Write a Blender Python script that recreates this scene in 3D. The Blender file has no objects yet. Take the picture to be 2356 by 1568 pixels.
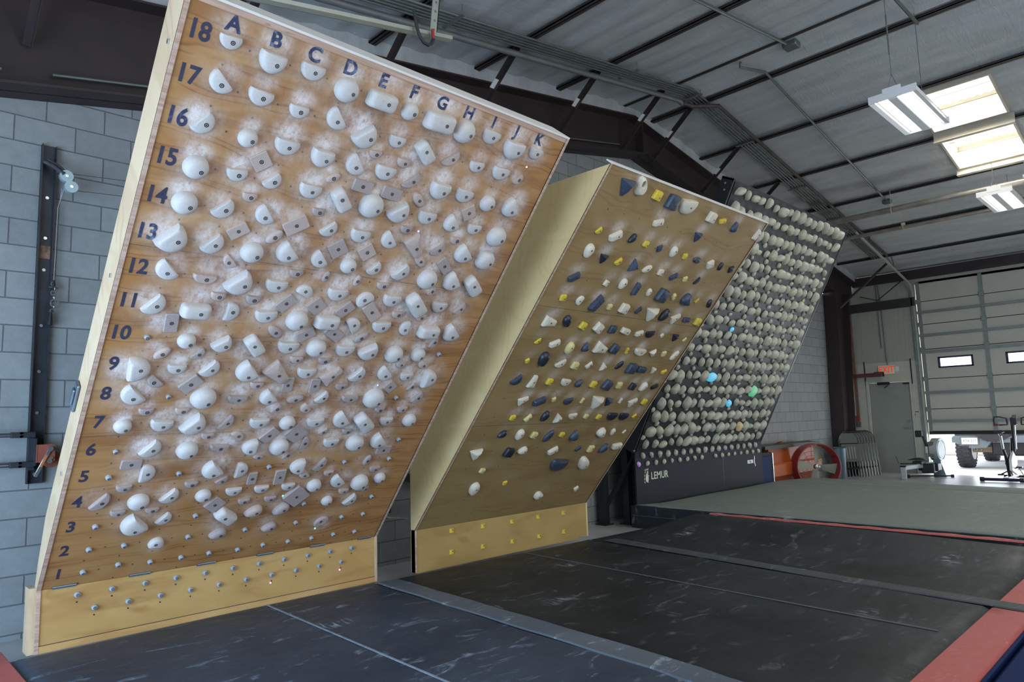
import bpy, bmesh, math, random
import numpy as np
from mathutils import Vector, Matrix
from mathutils.bvhtree import BVHTree
random.seed(7)
SC = bpy.context.scene
COL = SC.collection
PI = math.pi

# ------------------------------------------------------------------ camera
CAM = np.array([-0.986, -5.247, 1.454])
YAW, PIT, ROL = math.radians(44.612), math.radians(6.541), math.radians(-1.748)
FPX, IW, IH = 1598.04, 2356, 1568
_f = np.array([math.sin(YAW)*math.cos(PIT), math.cos(YAW)*math.cos(PIT), math.sin(PIT)])
_r = np.array([math.cos(YAW), -math.sin(YAW), 0.0])
_u = np.cross(_r, _f)
RT = math.cos(ROL)*_r + math.sin(ROL)*_u
UP = -math.sin(ROL)*_r + math.cos(ROL)*_u
FW = _f
cd = bpy.data.cameras.new('camera')
cd.sensor_width = 36.0
cd.lens = FPX/IW*36.0
cd.clip_start = 0.05
cd.clip_end = 300
co = bpy.data.objects.new('camera', cd)
COL.objects.link(co)
m = Matrix.Identity(4)
for i in range(3):
    m[i][0] = RT[i]; m[i][1] = UP[i]; m[i][2] = -FW[i]; m[i][3] = CAM[i]
co.matrix_world = m
SC.camera = co

# ------------------------------------------------------------------ world, sun, lamps, exposure
SC.view_settings.view_transform = 'Standard'
SC.view_settings.look = 'None'
SC.view_settings.gamma = 1.0
SC.view_settings.use_curve_mapping = False
SC.view_settings.exposure = -0.3
w = bpy.data.worlds.new('sky'); SC.world = w; w.use_nodes = True
bg = w.node_tree.nodes['Background']
bg.inputs[0].default_value = (0.80, 0.88, 1.0, 1)
bg.inputs[1].default_value = 4.0

def lamp(name, kind, loc, target, energy, color, size=(1, 1), label=None):
    l = bpy.data.lights.new(name, kind); l.energy = energy; l.color = color
    if kind == 'AREA':
        l.shape = 'RECTANGLE'; l.size, l.size_y = size
    o = bpy.data.objects.new(name, l); COL.objects.link(o)
    o.location = loc
    o.rotation_euler = (Vector(target)-Vector(loc)).to_track_quat('-Z', 'Y').to_euler()
    return o
lamp('sun', 'SUN', (25, -10, 12), (20, -6, 0), 9.0, (1.0, 0.97, 0.92))
lamp('left_bay_daylight', 'AREA', (-3.0, -2.3, 1.15), (0.8, -1.0, .6), 290, (0.37, 0.64, 1.0), (3.4, 2.0))
lamp('front_bay_daylight', 'AREA', (3.0, -9.8, 2.6), (3.4, 0, 2.6), 12, (0.93, 0.97, 1.0), (6.0, 3.6))
lamp('hall_light', 'AREA', (2.2, -5.6, 5.0), (2.2, -4.4, 2), 54, (1.0, 0.98, 0.93), (1.3, 1.3))
lamp('hall_light', 'AREA', (6.5, -6.2, 5.2), (6.5, -5, 2), 55, (1.0, 0.98, 0.93), (1.3, 1.3))
lamp('far_bay_daylight', 'AREA', (16.6, -4.5, 0.45), (10, -2.5, 0.2), 130, (0.80, 0.90, 1.0), (7.0, 0.8))

# ------------------------------------------------------------------ pixel to plane
def ray(u, v):
    return ((u-IW/2)/FPX)*RT - ((v-IH/2)/FPX)*UP + FW
def hit(u, v, n, c):
    d = ray(u, v); n = np.array(n, float)
    return CAM + (c-n@CAM)/(n@d)*d
def HX(u, v, x): return hit(u, v, (1, 0, 0), x)
def HY(u, v, y): return hit(u, v, (0, 1, 0), y)
def HZ(u, v, z): return hit(u, v, (0, 0, 1), z)
def project(P):
    q = np.array(P, float)-CAM
    d = q@FW
    return (IW/2+FPX*(q@RT)/d, IH/2-FPX*(q@UP)/d)

# ------------------------------------------------------------------ materials
MATS = {}
def newmat(name):
    m = bpy.data.materials.new(name); m.use_nodes = True
    nt = m.node_tree; b = nt.nodes['Principled BSDF']
    return m, nt, b
def N(nt, t, **k):
    n = nt.nodes.new(t)
    for a, v in k.items():
        setattr(n, a, v)
    return n
def coords(nt, scale=(1, 1, 1), rot=(0, 0, 0), kind='Object'):
    tc = N(nt, 'ShaderNodeTexCoord'); mp = N(nt, 'ShaderNodeMapping')
    mp.inputs['Scale'].default_value = scale; mp.inputs['Rotation'].default_value = rot
    nt.links.new(tc.outputs[kind], mp.inputs[0])
    return mp.outputs[0]
def noise(nt, vec, scale, detail=4, rough=.55, dist=0):
    n = N(nt, 'ShaderNodeTexNoise')
    n.inputs['Scale'].default_value = scale; n.inputs['Detail'].default_value = detail
    n.inputs['Roughness'].default_value = rough; n.inputs['Distortion'].default_value = dist
    nt.links.new(vec, n.inputs['Vector'])
    return n.outputs['Fac']
def ramp(nt, fac, stops):
    r = N(nt, 'ShaderNodeValToRGB')
    e = r.color_ramp.elements
    while len(e) < len(stops): e.new(0.5)
    for i, (p, c) in enumerate(stops):
        e[i].position = p
        e[i].color = (c, c, c, 1) if not hasattr(c, '__len__') else (*c[:3], 1)
    nt.links.new(fac, r.inputs[0])
    return r.outputs[0]
def mixc(nt, fac, a, b, mode='MIX'):
    n = N(nt, 'ShaderNodeMix', data_type='RGBA', blend_type=mode)
    if isinstance(fac, (int, float)): n.inputs[0].default_value = fac
    else: nt.links.new(fac, n.inputs[0])
    for k, v in ((6, a), (7, b)):
        if hasattr(v, 'links'): nt.links.new(v, n.inputs[k])
        else: n.inputs[k].default_value = (*v[:3], 1)
    return n.outputs[2]
def math_(nt, op, a, b=0.0, c=None):
    n = N(nt, 'ShaderNodeMath', operation=op)
    for k, v in enumerate((a, b) if c is None else (a, b, c)):
        if hasattr(v, 'links'): nt.links.new(v, n.inputs[k])
        else: n.inputs[k].default_value = v
    return n.outputs[0]
def bump(nt, b, h, strength=.3, dist=.01):
    n = N(nt, 'ShaderNodeBump'); n.inputs['Strength'].default_value = strength
    n.inputs['Distance'].default_value = dist
    nt.links.new(h, n.inputs['Height']); nt.links.new(n.outputs[0], b.inputs['Normal'])
def mat(name, color, rough=.6, metal=0.0, var=.12, scale=6.0, bmp=0.0, stretch=(1, 1, 1), spec=.5):
    if name in MATS: return MATS[name]
    m, nt, b = newmat(name)
    v = coords(nt, stretch)
    f = noise(nt, v, scale)
    lo = tuple(max(0, c*(1-var)) for c in color); hi = tuple(min(1, c*(1+var)) for c in color)
    c = ramp(nt, f, [(.3, lo), (.7, hi)])
    nt.links.new(c, b.inputs['Base Color'])
    b.inputs['Roughness'].default_value = rough; b.inputs['Metallic'].default_value = metal
    b.inputs['Specular IOR Level'].default_value = spec
    if bmp: bump(nt, b, noise(nt, v, scale*5), bmp)
    MATS[name] = m
    return m
def glow(name, color, strength, base=(.8, .8, .8)):
    if name in MATS: return MATS[name]
    m, nt, b = newmat(name)
    b.inputs['Base Color'].default_value = (*base, 1)
    b.inputs['Emission Color'].default_value = (*color, 1)
    b.inputs['Emission Strength'].default_value = strength
    MATS[name] = m
    return m
def plywood(name, a, c, d, grain=(1, 1, 1), rough=.55, chalk=False, dots=None, seams=()):
    """grain along local X; a light, c mid, d dark."""
    m, nt, b = newmat(name)
    v = coords(nt, grain)
    big = noise(nt, v, 1.6, 3, .5, 1.2)
    wv = N(nt, 'ShaderNodeTexWave', wave_type='BANDS', bands_direction='Y')
    wv.inputs['Scale'].default_value = 1.1; wv.inputs['Distortion'].default_value = 9
    wv.inputs['Detail'].default_value = 3; wv.inputs['Detail Scale'].default_value = .8
    nt.links.new(v, wv.inputs['Vector'])
    fine = noise(nt, coords(nt, (grain[0]*3, grain[1]*60, grain[2]*60)), 2.0, 3)
    col = mixc(nt, ramp(nt, big, [(.35, 0), (.65, 1)]), a, c)
    patch = noise(nt, coords(nt, (grain[0]*.8, grain[1]*2.2, grain[2]*2.2)), 1.3, 3, .5, .8)
    col = mixc(nt, ramp(nt, patch, [(.50, 0), (.60, .45), (.72, .1)]), col, d)
    col = mixc(nt, math_(nt, 'MULTIPLY', ramp(nt, wv.outputs['Fac'], [(.74, 0), (.90, .75), (.96, .0)]), ramp(nt, big, [(.38, 0), (.56, 1)])), col, d)
    col = mixc(nt, math_(nt, 'MULTIPLY', fine, .18), col, d)
    tc = N(nt, 'ShaderNodeTexCoord'); sp = N(nt, 'ShaderNodeSeparateXYZ')
    nt.links.new(tc.outputs['Object'], sp.inputs[0])
    for s in seams:
        k = math_(nt, 'LESS_THAN', math_(nt, 'ABSOLUTE', math_(nt, 'SUBTRACT', sp.outputs[1], s)), .0022)
        col = mixc(nt, k, col, (.10, .07, .04))
    if dots:
        tot = None
        for (x0, y0) in dots:
            dx = math_(nt, 'SUBTRACT', math_(nt, 'MODULO', math_(nt, 'ADD', sp.outputs[0], 4-x0+.1), .2), .1)
            dy = math_(nt, 'SUBTRACT', math_(nt, 'MODULO', math_(nt, 'ADD', sp.outputs[1], 4-y0+.1), .2), .1)
            r = math_(nt, 'SQRT', math_(nt, 'ADD', math_(nt, 'MULTIPLY', dx, dx), math_(nt, 'MULTIPLY', dy, dy)))
            k = math_(nt, 'LESS_THAN', r, .0055)
            tot = k if tot is None else math_(nt, 'MAXIMUM', tot, k)
        ins = math_(nt, 'MULTIPLY', math_(nt, 'GREATER_THAN', sp.outputs[0], .17), math_(nt, 'LESS_THAN', sp.outputs[0], 2.28))
        col = mixc(nt, math_(nt, 'MULTIPLY', tot, ins), col, (.05, .04, .05))
    if chalk:
        at = N(nt, 'ShaderNodeAttribute', attribute_name='chalk')
        st = noise(nt, coords(nt, (22, 15, 9), (0, 0, .35)), 1.5, 6, .8)
        k = math_(nt, 'MULTIPLY', at.outputs['Fac'], ramp(nt, st, [(.36, .25), (.60, 1)]))
        haze = ramp(nt, noise(nt, coords(nt), 5.0, 6, .75), [(.45, 0), (.75, .3)])
        k = math_(nt, 'MINIMUM', math_(nt, 'ADD', k, math_(nt, 'MULTIPLY', haze, math_(nt, 'MINIMUM', math_(nt, 'MULTIPLY', at.outputs['Fac'], 4.0), 1.0))), .85)
        col = mixc(nt, k, col, (.74, .70, .69))
    nt.links.new(col, b.inputs['Base Color'])
    b.inputs['Roughness'].default_value = rough
    b.inputs['Specular IOR Level'].default_value = .35
    MATS[name] = m
    return m

# ------------------------------------------------------------------ mesh builder
class MB:
    def __init__(s): s.v = []; s.f = []; s.sm = []
    def add(s, V, F, smooth=False):
        o = len(s.v); s.v += [tuple(map(float, p)) for p in V]
        s.f += [tuple(i+o for i in f) for f in F]; s.sm += [smooth]*len(F)
        return s
    def box(s, lo, hi, bev=0.0, M=None):
        x0, y0, z0 = lo; x1, y1, z1 = hi
        bev = min(bev, .45*min(abs(x1-x0), abs(y1-y0), abs(z1-z0)))
        if bev > 0:
            V = []; idx = {}
            for i, (sx, X) in enumerate(((1, x0), (-1, x1))):
                for j, (sy, Y) in enumerate(((1, y0), (-1, y1))):
                    for k, (sz, Z) in enumerate(((1, z0), (-1, z1))):
                        for a in range(3):
                            p = [X, Y, Z]
                            for q, sg in enumerate((sx, sy, sz)):
                                if q != a: p[q] += sg*bev
                            idx[(i, j, k, a)] = len(V); V.append(p)
            F = []
            for a in range(3):          # vertex index a: lies on the face normal to axis a
                b_, c_ = [q for q in range(3) if q != a]
                for e in (0, 1):
                    q = []
                    for (p1, p2) in ((0, 0), (1, 0), (1, 1), (0, 1)):
                        k = [0, 0, 0]; k[a] = e; k[b_] = p1; k[c_] = p2
                        q.append(idx[(*k, a)])
                    F.append(q)
                for p1 in (0, 1):       # edges parallel to axis a
                    for p2 in (0, 1):
                        q = []
                        for e, o in ((0, (b_, c_)), (1, (c_, b_))):
                            for w_ in o:
                                k = [0, 0, 0]; k[a] = e; k[b_] = p1; k[c_] = p2
                                q.append(idx[(*k, w_)])
                        F.append(q)
            for i in (0, 1):
                for j in (0, 1):
                    for k in (0, 1):
                        F.append([idx[(i, j, k, a)] for a in range(3)])
        else:
            V = [(x, y, z) for x in (x0, x1) for y in (y0, y1) for z in (z0, z1)]
            F = [(0, 1, 3, 2), (4, 6, 7, 5), (0, 4, 5, 1), (2, 3, 7, 6), (0, 2, 6, 4), (1, 5, 7, 3)]
        if M is not None: V = [M @ Vector(p) for p in V]
        return s.add(V, F)
    def tube(s, pts, r, n=10, cap=True):
        pts = [Vector(p) for p in pts]
        rs = r if hasattr(r, '__len__') else [r]*len(pts)
        V = []; F = []
        t0 = (pts[1]-pts[0]).normalized()
        a = Vector((0, 0, 1)) if abs(t0.z) < .9 else Vector((1, 0, 0))
        u = t0.cross(a).normalized()
        for i, p in enumerate(pts):
            if i == 0: t = pts[1]-pts[0]
            elif i == len(pts)-1: t = pts[-1]-pts[-2]
            else: t = (pts[i]-pts[i-1]).normalized()+(pts[i+1]-pts[i]).normalized()
            if t.length < 1e-9: t = t0
            t.normalize(); u = (u-t*u.dot(t)).normalized(); w_ = t.cross(u)
            for k in range(n):
                an = 2*PI*k/n
                V.append(p+(u*math.cos(an)+w_*math.sin(an))*rs[i])
        for i in range(len(pts)-1):
            for k in range(n):
                F.append((i*n+k, i*n+(k+1) % n, (i+1)*n+(k+1) % n, (i+1)*n+k))
        s.add(V, F, True)
        if cap:
            o = len(s.v)-len(V)
            s.f.append(tuple(o+k for k in range(n))[::-1]); s.sm.append(False)
            s.f.append(tuple(o+(len(pts)-1)*n+k for k in range(n))); s.sm.append(False)
        return s
    def prism(s, poly, vec, M=None):
        n = len(poly); vec = Vector(vec)
        V = [Vector(p) for p in poly]; V += [p+vec for p in V]
        if M is not None: V = [M @ p for p in V]
        F = [tuple(range(n))[::-1], tuple(range(n, 2*n))]+[(i, (i+1) % n, n+(i+1) % n, n+i) for i in range(n)]
        return s.add(V, F)
    def disc(s, c, ax, r, h, n=20):
        c = Vector(c); ax = Vector(ax).normalized()
        return s.tube([c, c+ax*h], r, n)
    def torus(s, c, ax, R, r, n=32, k=8, a0=0, a1=2*PI):
        c = Vector(c); ax = Vector(ax).normalized()
        u = ax.cross(Vector((0, 0, 1)) if abs(ax.z) < .9 else Vector((1, 0, 0))).normalized(); w_ = ax.cross(u)
        full = abs(a1-a0-2*PI) < 1e-6
        m_ = n if full else n+1
        V = []; F = []
        for i in range(m_):
            t = a0+(a1-a0)*i/n; d = u*math.cos(t)+w_*math.sin(t)
            for j in range(k):
                q = 2*PI*j/k
                V.append(c+d*(R+r*math.cos(q))+ax*r*math.sin(q))
        for i in range(n):
            i2 = (i+1) % m_
            for j in range(k):
                F.append((i*k+j, i2*k+j, i2*k+(j+1) % k, i*k+(j+1) % k))
        return s.add(V, F, True)
    def ring(s, c, ax, R0, R1, h, n=40):
        c = Vector(c); ax = Vector(ax).normalized()
        u = ax.cross(Vector((0, 0, 1)) if abs(ax.z) < .9 else Vector((1, 0, 0))).normalized(); w_ = ax.cross(u)
        V = []; F = []
        for i in range(n):
            t = 2*PI*i/n; d = u*math.cos(t)+w_*math.sin(t)
            V += [c+d*R0, c+d*R1, c+d*R1+ax*h, c+d*R0+ax*h]
        for i in range(n):
            a, b_ = i*4, ((i+1) % n)*4
            for k in range(4): F.append((a+k, b_+k, b_+(k+1) % 4, a+(k+1) % 4))
        return s.add(V, F, True)
    def mesh(s, name, off=(0, 0, 0)):
        me = bpy.data.meshes.new(name)
        me.from_pydata([(v[0]-off[0], v[1]-off[1], v[2]-off[2]) for v in s.v], [], s.f)
        me.update()
        bm = bmesh.new(); bm.from_mesh(me); bmesh.ops.recalc_face_normals(bm, faces=bm.faces)
        bm.to_mesh(me); bm.free()
        for p, q in zip(me.polygons, s.sm): p.use_smooth = q
        if any(s.sm): me.set_sharp_from_angle(angle=math.radians(40))
        return me
    def build(s, name, material, parent=None, zero=False):
        """parent None: origin at the bottom centre of the mesh. Otherwise in the space of the parent chain."""
        if zero: off = Vector((0, 0, 0))
        elif parent is None:
            a = np.array(s.v); lo, hi = a.min(0), a.max(0)
            off = Vector(((lo[0]+hi[0])/2, (lo[1]+hi[1])/2, lo[2]))
        else:
            off = OFF[parent.name]
        o = bpy.data.objects.new(name, s.mesh(name, off)); COL.objects.link(o)
        o.data.materials.append(material)
        if parent is None: o.location = off
        else: o.parent = parent
        OFF[o.name] = Vector(off)
        return o
OFF = {}
def tag(o, label=None, cat=None, group=None, kind=None):
    for k, v in (('label', label), ('category', cat), ('group', group), ('kind', kind)):
        if v: o[k] = v
    return o
def thing(name, loc, label, cat, group=None):
    o = bpy.data.objects.new(name, None); COL.objects.link(o)
    o.location = loc; o.empty_display_size = .1
    OFF[o.name] = Vector(loc)
    return tag(o, label, cat, group)
def struct(o):
    o['kind'] = 'structure'; return o
def text_bm(txt, size, bold=0.0, depth=.001, align='CENTER', space=1.0):
    cu = bpy.data.curves.new('t', 'FONT'); cu.body = txt; cu.size = size; cu.offset = bold
    cu.extrude = depth; cu.align_x = align; cu.align_y = 'CENTER'; cu.space_character = space; cu.resolution_u = 4
    o = bpy.data.objects.new('t', cu); COL.objects.link(o)
    dg = bpy.context.evaluated_depsgraph_get()
    me = bpy.data.meshes.new_from_object(o.evaluated_get(dg))
    V = [tuple(v.co) for v in me.vertices]; F = [tuple(p.vertices) for p in me.polygons]
    bpy.data.objects.remove(o); bpy.data.curves.remove(cu); bpy.data.meshes.remove(me)
    return V, F
def lettering(name, txt, size, M, material, parent, bold=0.0, space=1.0, sx=1.0):
    V, F = text_bm(txt, size, bold, .0008, space=space)
    b = MB(); b.add([M @ Vector((v[0]*sx, v[1], v[2])) for v in V], F)
    return b.build(name, material, parent)
def frame(o, ex, ey, ez):
    m = Matrix.Identity(4)
    for i in range(3):
        m[i][0] = ex[i]; m[i][1] = ey[i]; m[i][2] = ez[i]; m[i][3] = o[i]
    return m
# ================================================================== THE SHELL
def roof(x):     # underside of the purlins
    return 6.22-.156*(7.7-x) if x < 7.7 else 6.22-.178*(x-7.7)
SKY = [(9.80, 10.86, -3.50, -2.58), (11.22, 12.24, -3.50, -2.58)]
# block wall material
def block_mat():
    m, nt, b = newmat('painted_block')
    tc = N(nt, 'ShaderNodeTexCoord'); sp = N(nt, 'ShaderNodeSeparateXYZ'); cb = N(nt, 'ShaderNodeCombineXYZ')
    nt.links.new(tc.outputs['Object'], sp.inputs[0])
    nt.links.new(math_(nt, 'ADD', sp.outputs[0], 20.21), cb.inputs[0])
    nt.links.new(math_(nt, 'ADD', sp.outputs[2], .2032*10-.0396), cb.inputs[1])
    br = N(nt, 'ShaderNodeTexBrick'); br.offset = .5; br.squash = 1
    br.inputs['Scale'].default_value = 1; br.inputs['Brick Width'].default_value = .4064
    br.inputs['Row Height'].default_value = .2032; br.inputs['Mortar Size'].default_value = .006
    br.inputs['Mortar Smooth'].default_value = .5; br.inputs['Bias'].default_value = 0
    br.inputs['Color1'].default_value = (.30, .315, .31, 1); br.inputs['Color2'].default_value = (.255, .27, .265, 1)
    br.inputs['Mortar'].default_value = (.13, .135, .14, 1)
    nt.links.new(cb.outputs[0], br.inputs['Vector'])
    f = noise(nt, coords(nt), 9, 6, .7)
    col = mixc(nt, .5, br.outputs['Color'], ramp(nt, f, [(.25, (.55, .55, .55)), (.7, (1, 1, 1))]), 'MULTIPLY')
    nt.links.new(col, b.inputs['Base Color'])
    b.inputs['Roughness'].default_value = .75
    h = math_(nt, 'SUBTRACT', math_(nt, 'MULTIPLY', noise(nt, coords(nt), 60, 4), .35), math_(nt, 'MULTIPLY', br.outputs['Fac'], 1.0))
    bump(nt, b, h, .6, .008)
    return m
M_block = block_mat()
M_iron = mat('dark_red_iron', (.030, .019, .019), .55, 0, .25, 3)
M_purl = mat('dark_purlin', (.036, .031, .030), .6, 0, .2, 4)
M_conc = None
def conc():
    m, nt, b = newmat('sealed_concrete')
    v = coords(nt)
    f = noise(nt, v, 2.2, 6, .65)
    nt.links.new(ramp(nt, f, [(.3, (.34, .34, .33)), (.7, (.48, .48, .47))]), b.inputs['Base Color'])
    nt.links.new(ramp(nt, noise(nt, v, 5, 4), [(.3, .30), (.7, .38)]), b.inputs['Roughness'])
    return m
M_conc = conc()
b = MB().box((-3.1, -10, -.15), (16.95, 1.0, 0)); struct(b.build('floor', M_conc, zero=True))
g = mat('sunlit_pavement', (.62, .61, .58), .85, 0, .12, 1.5)
b = MB().box((16.95, -40, -.15), (70, 30, -.02)); struct(b.build('ground', g, zero=True))

b = MB()
P = [(-3.1, 0), (16.8, 0), (16.8, 4.4), (15.3, 4.15), (7.96, 5.6), (-3.1, 3.5)]
b.prism([(x, 1.0, z) for x, z in P], (0, .2, 0)); struct(b.build('wall_back', M_block, zero=True))
# left wall with its open bay, front wall with its open bays (behind the photographer)
M_panel = mat('cream_wall_panel', (.50, .49, .44), .6, 0, .05, 3)
b = MB()
b.box((-3.25, -.5, 0), (-3.1, 1.2, 4.9)); b.box((-3.25, -10, 0), (-3.1, -4.6, 4.9)); b.box((-3.25, -4.6, 3.5), (-3.1, -.5, 4.9))
struct(b.build('wall_left', M_panel, zero=True))
b = MB(); b.box((-3.25, -10.15, 0), (-1.0, -10, 6.5)); b.box((7.0, -10.15, 0), (16.95, -10, 6.5)); b.box((-1, -10.15, 4.4), (7, -10, 6.5))
struct(b.build('wall_front', M_panel, zero=True))

# ceiling: white faced insulation pillowing between the purlins
def ceil_mat():
    m, nt, b = newmat('white_faced_insulation')
    f = noise(nt, coords(nt, (3, .6, 1)), 2.0, 5, .6)
    nt.links.new(ramp(nt, f, [(.3, (.38, .395, .39)), (.7, (.50, .51, .50))]), b.inputs['Base Color'])
    b.inputs['Roughness'].default_value = .5
    wr = noise(nt, coords(nt, (2, 9, 1)), 2.4, 5, .7, 1.5)
    bump(nt, b, wr, .5, .03)
    return m
M_ceil = ceil_mat()
b = MB(); xs = []; x = -3.1
while x < 16.81: xs.append(x); x += .0725
for lo, hi, _, _ in SKY: xs += [lo, hi]
xs = sorted(set(round(q, 4) for q in xs)); ys = sorted([-10, -8, -6, -5, -4, -3.50, -3.2, -2.9, -2.58, -2, -1.5, -1, -.5, 0, .5, 1.0, 1.2])
V = [(x, y, roof(x)+.075-.03*abs(math.sin(PI*x/.375))-(.0 if abs((x-7.7)) > .4 else .05)) for x in xs for y in ys]
F = []
for i in range(len(xs)-1):
    for j in range(len(ys)-1):
        cx, cy = (xs[i]+xs[i+1])/2, (ys[j]+ys[j+1])/2
        if any(a < cx < c and d < cy < e for a, c, d, e in SKY): continue
        k = i*len(ys)+j
        F.append((k, k+len(ys), k+len(ys)+1, k+1))
b.add(V, F, True)
# strip of insulation down to the rafter's top flange
for i in range(len(xs)-1):
    xa, xb = xs[i], xs[i+1]
    b.add([(xa, .72, roof(xa)-.12), (xb, .72, roof(xb)-.12), (xb, .70, roof(xb)+.09), (xa, .70, roof(xa)+.09)], [(0, 1, 2, 3)], True)
# outer roof skin so no sky leaks in
for x0, x1 in ((-3.3, 7.7), (7.7, 17.0)):
    z0, z1 = roof(x0)+.5, roof(x1)+.5
    for (ya, yb, xa, xb) in ([(-10.2, 1.3, x0, x1)] if x1 < 8 else [(-10.2, -3.5, x0, x1), (-2.58, 1.3, x0, x1), (-3.5, -2.58, x0, 9.8), (-3.5, -2.58, 10.86, 11.22), (-3.5, -2.58, 12.24, x1)]):
        za, zb = roof(xa)+.5, roof(xb)+.5
        b.prism([(xa, ya, za), (xb, ya, zb), (xb, yb, zb), (xa, yb, za)], (0, 0, .03))
struct(b.build('ceiling', M_ceil, zero=True))

# skylights
M_skyp = glow('skylight_panel_glow', (1.0, .985, .93), 2.2)
M_cream = mat('cream_trim_metal', (.55, .50, .40), .5, 0, .08, 4)
LEFTMOST = ('upper', 'lower')
for q, (x0, x1, y0, y1) in enumerate(SKY):
    t = thing('skylight', ((x0+x1)/2, (y0+y1)/2, roof((x0+x1)/2)),
              ('translucent corrugated skylight just behind the hanging fluorescent light' if q == 0 else 'translucent corrugated skylight nearer the roll-up door'), 'skylight', 'roof skylights')
    b = MB()
    for (xa, ya, xb, yb) in ((x0-.03, y0-.03, x1+.03, y0), (x0-.03, y1, x1+.03, y1+.03), (x0-.03, y0, x0, y1), (x1, y0, x1+.03, y1)):
        P = [(xa, ya), (xb, ya), (xb, yb), (xa, yb)]
        V = [(x, y, roof(x)-.02) for x, y in P]+[(x, y, roof(x)+.5) for x, y in P]
        b.add(V, [(0, 1, 2, 3), (4, 5, 6, 7), (0, 1, 5, 4), (1, 2, 6, 5), (2, 3, 7, 6), (3, 0, 4, 7)])
    b.build('skylight_frame', M_cream, t)
    b = MB(); n = 60; V = []; F = []
    for j in range(n+1):
        y = y0+(y1-y0)*j/n
        for x in (x0, x1):
            V.append((x, y, roof(x)+.36+.012*math.sin(j/n*2*PI*9)))
    for j in range(n): F.append((2*j, 2*j+1, 2*j+3, 2*j+2))
    b.add(V, F, True); b.build('translucent_panel', M_skyp, t)
    b = MB()
    for k in (0.33, .66):
        x = x0+(x1-x0)*k
        b.tube([(x, y0, roof(x)+.1), (x, y1, roof(x)+.1)], .004, 6)
    b.build('safety_wire', M_purl, t)
    lamp('skylight_daylight', 'AREA', ((x0+x1)/2, (y0+y1)/2, roof((x0+x1)/2)+.20), ((x0+x1)/2, (y0+y1)/2, 0), 45, (1, .98, .93), (.9, .8))

for (x, lab) in ((11.04, 'cream steel beam between the two skylights'), (12.30, 'cream steel beam along the far edge of the second skylight')):
    z = roof(x); b = MB(); b.box((x-.012, -3.56, z-.10), (x+.012, -2.52, z+.10)); b.box((x-.05, -3.56, z-.11), (x+.05, -2.52, z-.10)); tag(b.build('skylight_beam', M_cream), lab, 'beam', 'skylight beams')
# rigid frame rafter along the block wall
def fl(x):        # underside of its bottom flange
    return 4.04+.19*x if x < 7.96 else 5.552-.19*(x-7.96)
t = thing('steel_rafter', (7.7, .85, 3.1), 'dark brown gabled steel rafter running along the top of the block wall', 'beam')
b = MB()
P = [(-3.1, fl(-3.1)), (7.96, fl(7.96)), (15.1, fl(15.1)), (16.75, fl(15.1)), (16.75, roof(16.75)-.12), (7.7, roof(7.7)-.12), (-3.1, roof(-3.1)-.12)]
b.prism([(x, .84, z) for x, z in P], (0, .02, 0)); b.build('web', M_iron, t)
b = MB()
for x0, x1 in ((-3.1, 7.96), (7.96, 15.3)):
    b.prism([(x0, .69, fl(x0)), (x1, .69, fl(x1)), (x1, 1.0, fl(x1)), (x0, 1.0, fl(x0))], (0, 0, .02))
b.build('bottom_flange', M_iron, t)
for x0, x1 in ((-3.1, 7.7), (7.7, 16.75)):
    b = MB(); b.prism([(x0, .68, roof(x0)-.14), (x1, .68, roof(x1)-.14), (x1, 1.2, roof(x1)-.14), (x0, 1.2, roof(x0)-.14)], (0, 0, .02)); b.build('top_flange', M_iron, t)
b = MB(); b.prism([(7.9, .70, fl(7.96)), (7.93, .70, fl(7.96)), (7.93, .70, roof(7.7)-.02), (7.9, .70, roof(7.7)-.02)], (0, .14, 0))
b.build('ridge_plate', M_iron, t)
t = thing('steel_column', (15.4, .85, 0), 'dark brown tapered steel column standing in the far corner', 'column')
b = MB(); b.prism([(15.17, .84, 0), (15.73, .84, 0), (16.12, .84, 4.2), (15.37, .84, 4.2)], (0, .02, 0)); b.build('web', M_iron, t)
b = MB(); b.prism([(15.15, .70, 0), (15.17, .70, 0), (15.37, .70, 4.2), (15.35, .70, 4.2)], (0, .29, 0)); b.build('flange', M_iron, t)
b = MB(); b.prism([(15.73, .70, 0), (15.75, .70, 0), (16.14, .70, 4.2), (16.12, .70, 4.2)], (0, .29, 0)); b.build('flange', M_iron, t)
b = MB(); b.box((15.1, .68, 0), (15.8, .99, .02)); b.build('base_plate', M_iron, t)

M_galv = mat('galvanised_conduit', (.17, .19, .18), .42, .6, .12, 8)
M_gdark = mat('dull_grey_pipe', (.17, .18, .175), .5, .4, .15, 6)
PX = [-1.55, -.07, 1.43, 2.93, 4.43, 5.93, 7.45, 8.2, 9.65, 11.13, 12.6, 14.1, 15.6]
for k, x in enumerate(PX):
    b = MB(); z = roof(x)
    y0, y1 = -9.98, .84
    gapped = False
    b.box((x-.045, y0, z), (x+.045, y1, z+.012)); b.box((x-.006, y0, z), (x+.006, y1, z+.10)); b.box((x-.045, y0, z+.09), (x+.045, y1, z+.10)); b.box((x-.045, y0, z), (x-.038, y1, z+.03))
    o = b.build('roof_purlin', M_purl)
    order = 'first second third fourth fifth sixth seventh eighth ninth tenth eleventh twelfth thirteenth fourteenth'.split()
    tag(o, 'dark steel roof purlin, %s from the far roll-up door end' % order[len(PX)-1-k], 'beam', 'roof purlins')

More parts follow.
